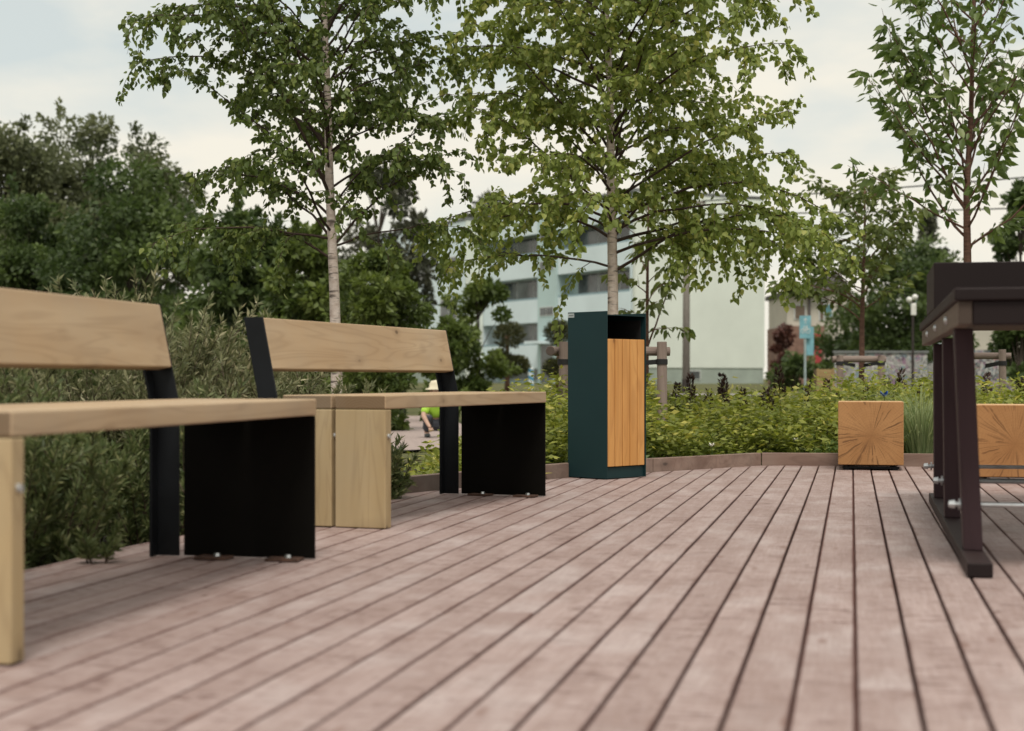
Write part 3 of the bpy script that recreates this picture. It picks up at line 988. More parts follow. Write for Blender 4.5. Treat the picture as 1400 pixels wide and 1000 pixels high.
# --- slender sapling just behind the middle birch
D = 12.6
zb = GZ(D)
xb = at(884, D)
bo = []
rng = random.Random(31)
for i, h in enumerate(np.linspace(1.05, 2.0, 13)):
    bo.append((float(h), (i * 137.5) % 360, rng.uniform(25, 55), rng.uniform(0.28, 0.5), rng.uniform(-50, -10)))
bo += [(0.92, 20, 62, 0.95, 10)]
grow_tree("sapling_tree", "slender red stemmed sapling just behind the birch at the bin", (xb, D, zb),
          [(0, 0, 0), (0.0, 0, 0.7), (0.004, 0.0, 1.2), (0.01, 0.01, 1.7), (0.02, 0.0, 2.2)], (0.022, 0.006), bo,
          dict(len=0.085, wr=0.55, hang=0.8), (M['cherry_bark'], M['cherry_bark'], M['sapling_leaf']), 19, None,
          dict(n=6, length=0.20, droop=-40, per=1, gap=0.024))

# --- trees further off: trunk with limbs and a crown of leaf clumps
def clump_tree(name, label, px, D, top_y, half_px, mat, seed, n=46, per=190, leaf=0.16, base_frac=0.12, shape='round', group=None, cat="tree", wr=0.6, xoff=0.0, trunk=None, flat=0.0):
    g = np.random.default_rng(seed)
    rng = random.Random(seed)
    zb = ground_z(0, D) - 0.02
    H = zat(top_y, D) - zb
    rx = half_px / F * D
    t = thing(name, label, cat, (at(px, D), D, zb), 0, group)
    mb = MB()
    tr = max(0.03, H * 0.016) if trunk is None else trunk
    tops = H * 0.82
    tp = [Vector((rng.uniform(-.02, .02) * H * (i > 0), rng.uniform(-.02, .02) * H * (i > 0), tops * i / 6)) for i in range(7)]
    mb.tube(tp, [tr * (1 - 0.85 * i / 6) for i in range(7)], 8)
    z0 = H * base_frac
    cs, rs = [], []
    tries = 0
    while len(cs) < n and tries < n * 40:
        tries += 1
        u = g.random()
        z = z0 + (H - z0) * u
        if shape == 'cone': prof = (1 - u) ** 0.8 * 0.95 + 0.06
        elif shape == 'column': prof = math.sin(math.pi * min(1, max(0, u * 0.86 + 0.10))) ** 0.45
        else: prof = math.sin(math.pi * min(0.99, u * 0.80 + 0.17)) ** 0.6
        r = rx * prof * math.sqrt(g.random())
        a = g.random() * 2 * math.pi
        c = np.array([r * math.cos(a), r * math.sin(a), z])
        cr = rx * (0.20 + 0.17 * g.random()) * (0.7 if shape == 'cone' else 1.0)
        if z + cr * 0.75 > H: c[2] = H - cr * 0.75 * g.random()
        cs.append(c); rs.append(cr)
    P, Dv, Va = [], [], []
    for c, cr in zip(cs, rs):
        dirs = nrm(g.normal(size=(per, 3)))
        rad = cr * g.random(per) ** 0.45
        q = c + dirs * rad[:, None] * np.array([1.08, 1.08, 0.75])
        P.append(q); Dv.append(dirs + g.normal(0, .5, (per, 3)) + np.array([0, 0, -0.25]))
        Va.append(np.full(per, g.random()))
        s = tp[min(5, int(max(0, (c[2] / tops - 0.25)) * 6))]
        e = Vector(c)
        mb.tube([s, s.lerp(e, 0.5) + Vector((0, 0, 0.04 * H * rng.random())), e], [tr * 0.3, tr * 0.18, tr * 0.06], 4, cap=False)
    # loose sprays standing out of the outline
    ns = int(n * 0.9)
    for _ in range(ns):
        i = g.integers(len(cs))
        dd = nrm(g.normal(size=(1, 3)) + np.array([[0, 0, 0.6]]))[0]
        m = per // 6
        tt = g.random(m)[:, None] ** 0.8
        q = cs[i] + dd * rs[i] * (0.8 + 0.75 * tt) + g.normal(0, rs[i] * 0.10, (m, 3))
        P.append(q); Dv.append(np.tile(dd, (m, 1)) + g.normal(0, .8, (m, 3))); Va.append(np.full(m, g.random()))
    P = np.concatenate(P); Dv = np.concatenate(Dv); Va = np.concatenate(Va)
    P[:, 2] = np.maximum(P[:, 2], 0.03)
    mb.build("trunk", M['dark_bark'], t, smooth=True)
    leaves("crown", P, Dv, leaf * g.uniform(0.6, 1.25, len(P)), wr, mat, t, seed=seed, six=False, var=Va, flat=flat)
    return t

clump_tree("leafy_tree", "tall dark olive tree at the photo's left edge, behind the near bench", 15, 40, 192, 125, M['bg_olive'], 101, 64, 380, 0.15, 0.04)
clump_tree("leafy_tree", "tallest olive tree of the left background, with a ragged twiggy top", 118, 42, 176, 105, M['bg_olive'], 102, 62, 380, 0.15, 0.04)
clump_tree("leafy_tree", "thin topped olive tree right of the tallest one in the left background", 206, 44, 200, 80, M['bg_olive'], 103, 46, 340, 0.15, 0.04)
clump_tree("leafy_tree", "broad deep green tree in front of the olive trees at left", 178, 32, 238, 115, M['bg_dark'], 104, 64, 360, 0.13, 0.0)
clump_tree("leafy_tree", "low deep green tree above the near bench backrest", 40, 33, 285, 95, M['bg_dark'], 105, 56, 340, 0.13, 0.0)
clump_tree("leafy_tree", "green bushy tree between the broad dark tree and the left birch", 335, 27, 305, 84, M['bg_dark'], 106, 78, 240, 0.14, 0.0)
clump_tree("leafy_tree", "green bushy tree directly behind the trunk of the left birch", 425, 24, 318, 66, M['bg_green'], 107, 62, 240, 0.12, 0.0)
clump_tree("pine_tree", "tall brownish pine seen through the right side of the left birch", 522, 62, 225, 62, M['bg_pine'], 108, 44, 190, 0.26, 0.12, 'column')
clump_tree("leafy_tree", "bushy mid green tree above the right half of the second bench backrest", 514, 20, 350, 66, M['bg_green'], 109, 44, 240, 0.09, 0.0)
clump_tree("leafy_tree", "narrow bright green tree in front of the apartment block, left of the topiary", 655, 42, 388, 42, M['bg_green'], 110, 30, 190, 0.15, 0.05, 'column')
clump_tree("leafy_tree", "green shrubby tree low behind the end of the second bench", 612, 24, 430, 40, M['bg_green'], 111, 24, 190, 0.10, 0.0)
clump_tree("pine_tree", "dark pine rising over the roof at the apartment block's far end", 640, 150, 280, 60, M['bg_pine'], 112, 34, 170, 0.55, 0.1, 'column')
clump_tree("leafy_tree", "large dark green tree behind the graffiti wall, left of the table", 1245, 62, 338, 78, M['bg_dark'], 113, 60, 220, 0.20, 0.18)
clump_tree("spruce_tree", "grey green spruce tip rising behind the large dark tree at right", 1268, 95, 288, 36, M['bg_pine'], 114, 30, 150, 0.32, 0.1, 'cone')
clump_tree("pine_tree", "dark pine at the photo's right edge above the table", 1396, 38, 258, 38, M['bg_dark'], 115, 34, 190, 0.16, 0.15, 'column')
clump_tree("leafy_tree", "dense green tree between the pale house and the graffiti wall", 1165, 66, 425, 52, M['bg_dark'], 116, 34, 190, 0.20, 0.0)
clump_tree("red_shrub", "dark red leaved shrub against the corner of the apartment block", 1073, 70, 448, 22, M['bg_red'], 117, 20, 150, 0.16, 0.0, cat="shrub")
clump_tree("round_shrub", "low round green shrub below the bicycle sign", 1085, 60, 490, 34, M['bg_dark'], 118, 20, 160, 0.16, 0.0, cat="shrub")
clump_tree("round_shrub", "low dark shrub under the second bench's backrest line, by the lawn", 500, 30, 470, 60, M['bg_dark'], 119, 26, 170, 0.12, 0.0, cat="shrub")

def topiary(label, px, D, parts, seed):
    g = np.random.default_rng(seed)
    zb = ground_z(0, D)
    t = thing("topiary_pine", label, "topiary", (at(px, D), D, zb), 0, "cloud pruned pines on the lawn")
    mb = MB()
    topz = zat(parts[0][1], D) - zb
    mb.tube([(0, 0, 0), (0.03, 0, topz * 0.5), (0, 0, topz)], [0.09, 0.07, 0.05], 8)
    P, Dv = [], []
    for (cx, cy, hw, hh) in parts:
        c = np.array([at(cx, D) - at(px, D), 0, zat(cy, D) - zb])
        mb.tube([(0, 0, max(0.1, c[2] - 0.35)), tuple(c)], [0.05, 0.03], 6)
        m = 900
        d = nrm(g.normal(size=(m, 3)))
        rr = g.random(m) ** 0.3
        P.append(c + d * rr[:, None] * np.array([hw / F * D, hw / F * D, hh / F * D]))
        Dv.append(d + g.normal(0, .4, (m, 3)) + np.array([0, 0, 0.5]))
    mb.build("trunk", M['cherry_bark'], t, smooth=True)
    leaves("crown", np.concatenate(P), np.concatenate(Dv), 0.16, 0.35, M['topiary'], t, seed=seed, six=False)
topiary("cloud pruned topiary pine with one full ball on top, left of the litter bin", 693, 52, [(696, 459, 20, 16), (684, 495, 17, 15), (707, 500, 15, 11)], 3)
topiary("cloud pruned topiary pine half hidden by the left side of the litter bin", 762, 55, [(762, 455, 17, 15), (757, 503, 13, 10), (774, 500, 12, 10)], 4)

# ------------------------------------------------------------------ willow shrubs behind the benches
def willow(name, label, cx, cy, rx, ry, h, n_st, mat, seed, per=70, leaf=0.037, spread=0.35, zb=-0.15, group="willow shrubs along the deck"):
    g = np.random.default_rng(seed)
    rng = random.Random(seed)
    t = thing(name, label, "shrub", (cx, cy, zb), 0, group)
    mb = MB()
    P, Dv = [], []
    for i in range(n_st):
        a = rng.random() * 2 * math.pi
        rr = math.sqrt(rng.random())
        bx, by = rx * rr * math.cos(a), ry * rr * math.sin(a)
        lx, ly = (bx / rx) * spread + rng.uniform(-.2, .2), (by / ry) * spread + rng.uniform(-.2, .2)
        hh = h * rng.uniform(0.55, 1.05) * (1.08 - 0.35 * rr)
        pts = []
        for k in range(6):
            f = k / 5
            pts.append(Vector((bx * 0.75 + lx * hh * f ** 1.5, by * 0.75 + ly * hh * f ** 1.5, hh * f)))
        mb.tube(pts, [0.004 * (1 - 0.75 * k / 5) for k in range(6)], 3, cap=False)
        shoots = [pts]
        for _ in range(5):
            s, d = along(pts, rng.uniform(0.06, 0.85))
            q = path_from(s, rng.random() * 6.28, rng.uniform(15, 60), hh * rng.uniform(0.18, 0.36), 4, 20, 8, rng)
            mb.tube(q, [0.002, 0.0018, 0.0015, 0.001, 0.0008], 3, cap=False)
            shoots.append(q)
        for si, q in enumerate(shoots):
            m = int(per * 1.9) if si == 0 else int(per * 0.78)
            for _ in range(m):
                tt = rng.random() ** 0.8
                if si == 0: tt = 0.12 + 0.88 * tt
                p, d = along(q, min(tt, 0.999))
                r = Vector((rng.gauss(0, 1), rng.gauss(0, 1), rng.gauss(0, 1))).normalized()
                P.append(tuple(p)); Dv.append(tuple(d * 0.75 + r * 0.75 + Vector((0, 0, 0.1))))
    mb.build("stems", M['twig'], t)
    P = np.array(P); P[:, 2] = np.maximum(P[:, 2], 0.02)
    leaves("foliage", P, np.array(Dv), leaf * g.uniform(0.6, 1.25, len(P)), 0.235, mat, t, seed=seed, six=False)
    return t
willow("willow_shrub", "grey green willow shrub filling the gap under the near bench's seat", -1.66, 4.85, 0.48, 0.62, 0.74, 105, M['willow_dark'], 51)
willow("willow_shrub", "grey green willow shrub seen at the photo's left edge, under and over the near bench", -1.74, 3.95, 0.42, 0.55, 0.70, 85, M['willow_dark'], 52)
willow("willow_shrub", "tall pale willow shrub with upright shoots between the two bench backrests", -1.62, 6.45, 0.54, 0.66, 1.06, 210, M['willow'], 53)
willow("willow_shrub", "pale willow shrub behind the near bench's backrest", -2.25, 5.75, 0.62, 0.60, 0.80, 100, M['willow'], 54)
willow("willow_shrub", "pale willow shrub showing through the gap under the second bench's backrest", -1.10, 7.60, 0.46, 0.50, 0.84, 90, M['willow'], 55)
willow("willow_shrub", "low dark willow shrub beside the timber leg of the second bench", -0.70, 7.05, 0.22, 0.30, 0.50, 48, M['willow_dark'], 56)
willow("willow_shrub", "dark willow shrub at the foot of the second bench's hidden left end", -1.20, 5.72, 0.24, 0.42, 0.66, 60, M['willow_dark'], 57)
willow("willow_sprig", "single willow sprig poking over the deck boards under the near bench", -1.20, 4.52, 0.06, 0.06, 0.13, 4, M['willow_dark'], 58, 18, 0.035, 0.6, -0.01, None)

# ------------------------------------------------------------------ hedge, ground cover, tufts
def hedge():
    g = np.random.default_rng(77)
    t = thing("hedge", "low feathery yellow green hedge behind the deck kerb", "hedge", (0, 0, -0.15))
    def inside(n):
        # in front the hedge follows the kerb
        x = g.uniform(-0.5, 6.0, n)
        ky = kerb_y(x)
        y = ky + 0.42 + g.random(n) ** 1.25 * 2.6
        return x, y, ky
    def top(x, y):
        b = 0.515 + 0.07 * np.sin(x * 2.3 + 1.1) + 0.075 * np.sin(x * 5.1 + y * 3.0) + 0.06 * np.sin(x * 11.0 + y * 7.0)
        b = (b - 0.08 * np.clip((0.75 - x) / 0.9, 0, 1)) * (0.36 + 0.64 * np.clip((x + 0.30) / 0.42, 0, 1))
        return b
    P, Dv, Va = [], [], []
    mb = MB()
    nC = 2300
    x, y, ky = inside(nC)
    for i in range(nC):
        tz = float(top(x[i], y[i]))
        edge = min(1.0, (y[i] - ky[i] - 0.42) / 0.35)
        tz *= 0.62 + 0.38 * edge
        tz *= g.uniform(0.80, 1.10)
        m = 50
        # arching shoot with leaves along it
        a = g.uniform(0, 6.28)
        lean = g.uniform(0.05, 0.30)
        f = g.random(m) ** 0.75
        px = x[i] + math.cos(a) * lean * f ** 1.6
        py = y[i] + math.sin(a) * lean * f ** 1.6
        pz = tz * (0.08 + 0.92 * np.sin(f * 1.45) / math.sin(1.45))
        sp = 0.035 + 0.03 * f
        q = np.stack([px, py, pz], 1) + g.normal(0, 1, (m, 3)) * sp[:, None] * np.array([1, 1, 0.6])
        P.append(q)
        Dv.append(np.stack([np.full(m, math.cos(a)), np.full(m, math.sin(a)), np.full(m, 0.1)], 1) + g.normal(0, 0.8, (m, 3)) * np.array([1, 1, 0.45]))
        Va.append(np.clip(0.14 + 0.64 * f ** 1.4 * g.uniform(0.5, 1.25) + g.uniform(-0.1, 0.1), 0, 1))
        if i % 4 == 0:
            mb.tube([(x[i], y[i], 0.0), (x[i] + math.cos(a) * lean * .3, y[i] + math.sin(a) * lean * .3, tz * 0.6), (px.mean(), py.mean(), tz)], [0.004, 0.003, 0.001], 3, cap=False)
    P = np.concatenate(P); P[:, 2] = np.maximum(P[:, 2], 0.02)
    mb.build("stems", M['twig'], t)
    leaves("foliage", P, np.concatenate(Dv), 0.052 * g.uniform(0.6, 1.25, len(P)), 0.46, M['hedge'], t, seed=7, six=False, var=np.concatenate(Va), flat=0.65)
hedge()

def cover():
    g = np.random.default_rng(5)
    n = 11000
    x = g.uniform(-0.45, 5.6, n)
    ky = kerb_y(x)
    y = ky + 0.06 + 0.06 * (x < 1.5) + g.random(n) * 0.50
    hum = 0.08 + 0.06 * np.sin(x * 3.7) + 0.05 * np.sin(x * 9.1 + 2) + 0.04 * np.clip(0.9 - np.abs(x - 0.9), 0, 1)
    z = -0.15 + (0.10 + np.clip(hum, 0.02, 0.3)) * g.random(n) ** 0.6
    o = leaves("ground_cover", np.stack([x, y, z], 1), np.stack([g.normal(0, 1, n), g.normal(0, 1, n) - 0.4, g.uniform(0, 1, n)], 1), 0.040 * g.uniform(0.5, 1.3, n), 0.4, M['cover'], seed=6, six=False)
    put(o, kind='stuff')
cover()

def tuft(name, label, x, y, n, h, seed, spread=0.5, zb=-0.15, w=0.006, cat="grass tuft"):
    g = np.random.default_rng(seed)
    vs, fs = [], []
    var = []
    for i in range(n):
        a = g.uniform(0, 6.283); r = g.random() * 0.06
        ln = h * g.uniform(0.55, 1.1); sp = spread * g.uniform(0.1, 1.0)
        s = np.array([math.cos(a + 1.57), math.sin(a + 1.57), 0])
        b = len(vs)
        K = 7
        for k in range(K):
            f = k / (K - 1)
            z = ln * (math.sin(f * (1.2 + sp)) / math.sin(min(1.57, 1.2 + sp)) if True else f)
            c = np.array([math.cos(a) * (r + sp * ln * f ** 1.7), math.sin(a) * (r + sp * ln * f ** 1.7), max(0.0, z)])
            ww = w * (1 - f * 0.9) * 0.5
            vs += [tuple(c - s * ww), tuple(c + s * ww)]
        for k in range(K - 1):
            fs.append((b + 2 * k, b + 2 * k + 1, b + 2 * k + 3, b + 2 * k + 2))
            var.append(0.0)
        var[-(K - 1):] = [g.random()] * (K - 1)
    me = bpy.data.meshes.new(name)
    me.from_pydata(vs, [], fs)
    me.materials.append(M['grassblade'])
    at_ = me.attributes.new("var", 'FLOAT', 'FACE'); at_.data.foreach_set('value', var)
    o = bpy.data.objects.new(name, me); COL.objects.link(o)
    o.location = (x, y, zb)
    return put(o, label, cat)
tuft("ornamental_grass", "arching pale green ornamental grass clump right of the clear standing stool", at(1259, 9.78), 9.78, 640, 0.58, 3, 0.85, w=0.008)

# dried flower spikes standing above the hedge
rng = random.Random(71)
proto = []
for k in range(3):
    g = np.random.default_rng(200 + k)
    m = 120
    f = g.random(m)
    rr = 0.020 * (1 - f) + 0.004
    a = g.uniform(0, 6.28, m)
    q = np.stack([rr * np.cos(a), rr * np.sin(a), 0.42 + 0.17 * f], 1)
    V = leaves("dried_flower_spike", q, np.stack([np.cos(a), np.sin(a), np.full(m, 1.3)], 1), 0.030, 0.35, M['dried'], seed=k, six=False)
    mbs = MB().tube([(0, 0, 0), (0.004, 0, 0.3), (0, 0, 0.59)], [0.003, 0.0025, 0.0015], 5)
    st = mbs.build("stem", M['twig'], V)
    proto.append(V)
spx = [(908, 11.2), (1000, 11.6), (1012, 11.4), (1036, 11.7), (1058, 11.3), (1072, 11.5), (940, 11.0), (967, 11.2), (988, 11.4), (1052, 11.6), (1109, 11.5), (1122, 11.7), (1214, 11.6), (1222, 11.4), (1252, 11.6), (1180, 11.5), (1346, 11.3), (1383, 11.2), (1142, 11.5)]
for i, (px, D) in enumerate(spx):
    k = i % 3
    o = proto[k] if i < 3 else copy_tree(proto[k])
    s = rng.uniform(0.9, 1.15)
    o.location = (at(px, D), D, -0.15)
    o.scale = (s * 1.2, s * 1.2, s * rng.uniform(1.0, 1.18))
    o.rotation_euler = (rng.uniform(-.12, .12), rng.uniform(-.12, .12), rng.uniform(0, 6))
    put(o, "dark brown dried flower spike standing above the yellow green hedge", "dried flower", "dried flower spikes over the hedge")

def small_flower(label, px, D, z, col, size, kind):
    t = thing("%s_flower" % kind, label, "flower", (at(px, D), D, -0.13))
    h = z + 0.13
    MB().tube([(0, 0, 0), (0.006, 0, h * 0.6), (0, 0, h)], [0.0028, 0.0025, 0.002], 5).build("stem", M['cover'], t)
    mb = MB()
    for k in range(9):
        a = k * 0.698
        d = Vector((math.cos(a), math.sin(a), 0.55 + 0.5 * (k % 2)))
        s = Vector((-math.sin(a), math.cos(a), 0))
        c = Vector((0, 0, h))
        mb.add([c, c + d * size * 0.6 + s * size * 0.3, c + d * size, c + d * size * 0.6 - s * size * 0.3], [(0, 1, 2, 3), (3, 2, 1, 0)][:1])
    mb.build("petals", col, t)
M['white'] = plain("white_petal", (0.75, 0.74, 0.66), 0.6)
M['blue'] = plain("blue_petal", (0.03, 0.10, 0.42), 0.5)
small_flower("small white flower on a stalk just behind the kerb, right of the bin", 973, 9.35, 0.125, M['white'], 0.022, "white")
small_flower("pale yellow white flower on a tall stalk behind the kerb, left of the clear stool", 1088, 9.85, 0.14, M['white'], 0.018, "white")
small_flower("single bright blue flower showing just above the clear standing stool", 1209, 9.75, 0.415, M['blue'], 0.036, "blue")

# ------------------------------------------------------------------ log frames that hold the young trees
def log_frame(label, cx, D, half, top, group, rail_z, strap_z, posts, r=0.034):
    zb = ground_z(0, D)
    t = thing("tree_frame", label, "tree support", (cx, D, zb), 0, group)
    rg = random.Random(int(D * 10))
    for (x, y) in posts:
        p = MB().tube([(0, 0, 0), (0.002, 0, (top - zb) * 0.5), (rg.uniform(-.006, .006), 0, top - zb)], [r * 1.05, r, r * 0.96], 14)
        p.build("post", M['grey_log'], t, loc=(x, y, 0), bevel=0.004)
    x0, x1 = posts[0][0], posts[1][0]
    y0, y1 = posts[0][1], posts[1][1]
    d = Vector((x1 - x0, y1 - y0, 0)); ln = d.length
    rl = MB().tube([(-0.06, 0, 0), (ln * 0.5, 0, 0.003), (ln + 0.06, 0, 0)], [r * 0.92, r * 0.95, r * 0.9], 14).build("rail", M['grey_log_x'], t, bevel=0.004)
    nrm_ = Vector((-d.y, d.x, 0)).normalized() * (2 * r + 0.001)
    rl.location = (x0 + nrm_.x, y0 + nrm_.y, rail_z - zb)
    rl.rotation_euler = (0, 0, math.atan2(d.y, d.x))
    if len(posts) > 2:
        x2, y2 = posts[2]
        d = Vector((x2 - x0, y2 - y0, 0)); ln = d.length
        rl = MB().tube([(-0.07, 0, 0), (ln + 0.06, 0, 0)], [r * 0.92, r * 0.9], 14).build("rail", M['grey_log_x'], t, bevel=0.004)
        n2 = Vector((-d.y, d.x, 0)).normalized() * (2 * r + 0.002)
        rl.location = (x0 + n2.x, y0 + n2.y, rail_z - zb + 0.002)
        rl.rotation_euler = (0, 0, math.atan2(d.y, d.x))
    for (x, y) in posts[:2]:
        mb = MB()
        mb.tube([(x, y, strap_z - zb - 0.018), (x, y, strap_z - zb + 0.018)], r * 1.12, 14)
        sg = 1 if x < 0 else -1
        v = [(x + sg * r, y - 0.003, strap_z - zb - 0.016), (x + sg * r, y + 0.003, strap_z - zb - 0.016), (sg * -0.04, y + 0.10, strap_z - zb - 0.036), (sg * -0.04, y + 0.094, strap_z - zb - 0.036)]
        v2 = [(p[0], p[1], p[2] + 0.032) for p in v]
        mb.add(v + v2, [(0, 1, 2, 3), (7, 6, 5, 4), (0, 4, 5, 1), (1, 5, 6, 2), (2, 6, 7, 3), (3, 7, 4, 0)])
        mb.build("strap", M['strap'], t)
    return t
FG = "log frames staking the young trees"
D = 10.35
xc = at(838, D)
log_frame("weathered log frame with black strap holding the birch behind the litter bin", xc, D, 0.33, zat(467.5, D), FG, zat(480.5, D), zat(495, D),
          [(at(770, D) - xc, 0.0), (at(905, D) - xc, 0.0), (at(800, D) - xc, 0.52)])
D = 14.8
xc = at(1178, D)
log_frame("low weathered log frame around the small cherry tree behind the hedge", xc, D, 0.2, zat(486, D), FG, zat(491.5, D), zat(497, D),
          [(at(1148.5, D) - xc, 0.0), (at(1204.5, D) - xc, 0.0)], 0.034)
D = 11.9
xc = at(1345, D)
log_frame("weathered log frame half hidden behind the dark table's legs", xc, D, 0.15, zat(478, D), FG, zat(487, D), zat(497, D),
          [(at(1319, D) - xc, 0.10), (at(1371, D) - xc, 0.0)], 0.028)

# ------------------------------------------------------------------ apartment block
M['facade'] = plain("pale_blue_render", (0.64, 0.745, 0.785), 0.85, 0, 0.04, 0.4)
M['mint'] = plain("mint_render", (0.44, 0.57, 0.575), 0.85, 0, 0.04, 0.4)
M['gable'] = plain("pale_green_render", (0.64, 0.69, 0.635), 0.85, 0, 0.04, 0.35)
M['plinth'] = plain("grey_green_plinth", (0.31, 0.36, 0.32), 0.9, 0, 0.08, 1.0)
M['glass'] = plain("window_glass", (0.085, 0.10, 0.105), 0.10, 0, 0.42, 0.9, spec=0.6)
M['winframe'] = plain("white_window_frame", (0.55, 0.57, 0.56), 0.5)
M['roof'] = plain("roof_felt", (0.16, 0.17, 0.17), 0.9)
M['balc'] = plain("blue_balcony_rail", (0.22, 0.32, 0.36), 0.5)

def apartment():
    Dc = 96.9
    C0 = Vector((at(866, Dc), Dc))
    w = Vector((-0.546, 1.0)).normalized()       # along the facade, away from us
    g_ = Vector((w.y, -w.x))                     # along the gable, to the right
    zb = ground_z(0, 90) + 0.0
    t = thing("apartment_block", "pale mint four storey apartment block with recessed balconies", "building", (C0.x, C0.y, zb))
    # local frame: x = along facade, y = outward from facade (towards us, left)
    Mx = Matrix(((w.x, -g_.x, 0, 0), (w.y, -g_.y, 0, 0), (0, 0, 1, 0), (0, 0, 0, 1)))
    def tpx(px):
        s = (px - 700.0) / F
        return (s * C0.y - C0.x) / (w.x - s * w.y)
    def part(name, mat, boxes, parent=t):
        m = MB()
        for b in boxes: m.box(*b, M=Mx)
        return m.build(name, mat, parent)
    H = 11.55
    GW = 9.9
    te = tpx(661)
    tw = tpx(590) + 9
    part("wall", M['mint'], [(0.05, te, -GW, -1.2, 0, H)])
    part("gable_wall", M['gable'], [(-0.25, 0.045, -GW, 0.02, 1.0, H + 0.25)])
    part("plinth", M['plinth'], [(-0.20, 0.045, -GW + 0.06, -0.04, 0, 0.995)])
    part("roof", M['roof'], [(-0.2, te, -GW, 0.1, H + 0.26, H + 0.5), ])
    # basement window in the gable
    fr = part("window", M['winframe'], [(-0.235, -0.203, -4.9, -3.5, 0.25, 0.85)])
    part("pane", M['glass'], [(-0.25, -0.236, -4.82, -3.58, 0.31, 0.79)], fr)
    # stair tower strip
    s0, s1 = tpx(763), tpx(737)
    part("stair_wall", M['mint'], [(s0, s1, -1.2, 0.12, 0, H + 0.2)])
    for z0 in (4.55, 7.65, 9.7):
        fr = part("window", M['winframe'], [(s0 + 0.35, s1 - 0.35, 0.121, 0.16, z0, z0 + 0.62)])
        part("pane", M['glass'], [(s0 + 0.42, (s0 + s1) / 2 - 0.03, 0.161, 0.17, z0 + 0.06, z0 + 0.56), ((s0 + s1) / 2 + 0.03, s1 - 0.42, 0.161, 0.17, z0 + 0.06, z0 + 0.56)], fr)
    dr = part("door", M['glass'], [(s0 + 0.5, s1 - 0.5, 0.121, 0.15, 0.05, 2.6)])
    part("canopy", M['facade'], [(s0 + 0.2, s1 - 0.2, 0.121, 1.3, 2.65, 2.85)])
    # loggia bays on each side of the stair strip
    for bi, (b0, b1) in enumerate(((0.25, s0), (s1, te))):
        n = max(1, int(round((b1 - b0) / 7.0)))
        cells = [(b0 + (b1 - b0) * i / n, b0 + (b1 - b0) * (i + 1) / n) for i in range(n)]
        for (c0, c1) in cells:
            bands = []
            zs = [(1.0, 2.62), (4.15, 5.72), (7.25, 8.82), (10.2, H + 0.24)]
            for (z0, z1) in zs:
                bands.append((c0 + 0.06, c1 - 0.06, -0.25, 0.05, z0, z1))
            part("balcony_front", M['facade'], bands)
            part("balcony_rail", M['balc'], [(c0 + 0.06, c1 - 0.06, -0.2, 0.0, z1 + 0.004, z1 + 0.14) for (z0, z1) in zs[:3]])
            part("partition_wall", M['facade'], [(c0 - 0.055, c0 + 0.055, -1.2, 0.055, 0.0, H + 0.2)])
            for (z0, z1) in ((2.62, 4.15), (5.72, 7.25), (8.82, 10.2)):
                fr = part("window", M['winframe'], [(c0 + 0.5, c1 - 0.7, -1.198, -1.14, z0 - 0.5, z1 + 0.02)])
                q = (c1 - c0 - 1.2) / 3
                part("pane", M['glass'], [(c0 + 0.56 + i * q, c0 + 0.44 + (i + 1) * q, -1.139, -1.12, z0 - 0.42, z1 - 0.05) for i in range(3)], fr)
            gr = part("window", M['winframe'], [(c0 + 0.6, c1 - 0.6, -1.198, -1.14, 0.25, 0.95)])
            part("pane", M['glass'], [(c0 + 0.68, c1 - 0.68, -1.139, -1.12, 0.31, 0.89)], gr)
    # projecting far wing
    part("wing_wall", M['facade'], [(te + 0.005, tw, -GW, 1.45, 0, H + 0.2)])
    part("wing_end_wall", M['gable'], [(te - 0.12, te, 0.1, 1.47, 0, H + 0.22)])
    part("wing_roof", M['roof'], [(te - 0.15, tw, -GW, 1.5, H + 0.225, H + 0.42)])
    for i in range(3):
        x0 = te + 1.3 + i * 4.4
        if x0 + 3 > tw: break
        for z0 in (1.6, 4.7, 7.8):
            fr = part("window", M['winframe'], [(x0, x0 + 2.8, 1.451, 1.50, z0, z0 + 1.5)])
            part("pane", M['glass'], [(x0 + 0.1, x0 + 1.3, 1.501, 1.52, z0 + 0.1, z0 + 1.4), (x0 + 1.42, x0 + 2.7, 1.501, 1.52, z0 + 0.1, z0 + 1.4)], fr)
    part("wing_plinth", M['plinth'], [(te + 0.01, tw, 1.452, 1.49, 0, 1.1)])
apartment()

# ------------------------------------------------------------------ houses at the right
M['cream'] = plain("cream_render", (0.46, 0.43, 0.37), 0.9, 0, 0.06, 0.6)
M['tile'] = plain("dark_roof_tile", (0.085, 0.075, 0.075), 0.85)
M['brick'] = plain("brown_brick", (0.22, 0.13, 0.10), 0.9, 0, 0.2, 3)
M['tealroof'] = plain("teal_sheet_roof", (0.25, 0.40, 0.42), 0.6)
M['redpaint'] = plain("red_paint", (0.34, 0.035, 0.04), 0.6)
M['tealglass'] = plain("teal_window_glass", (0.09, 0.22, 0.25), 0.2)
M['brownpane'] = plain("brown_window", (0.12, 0.085, 0.06), 0.4)

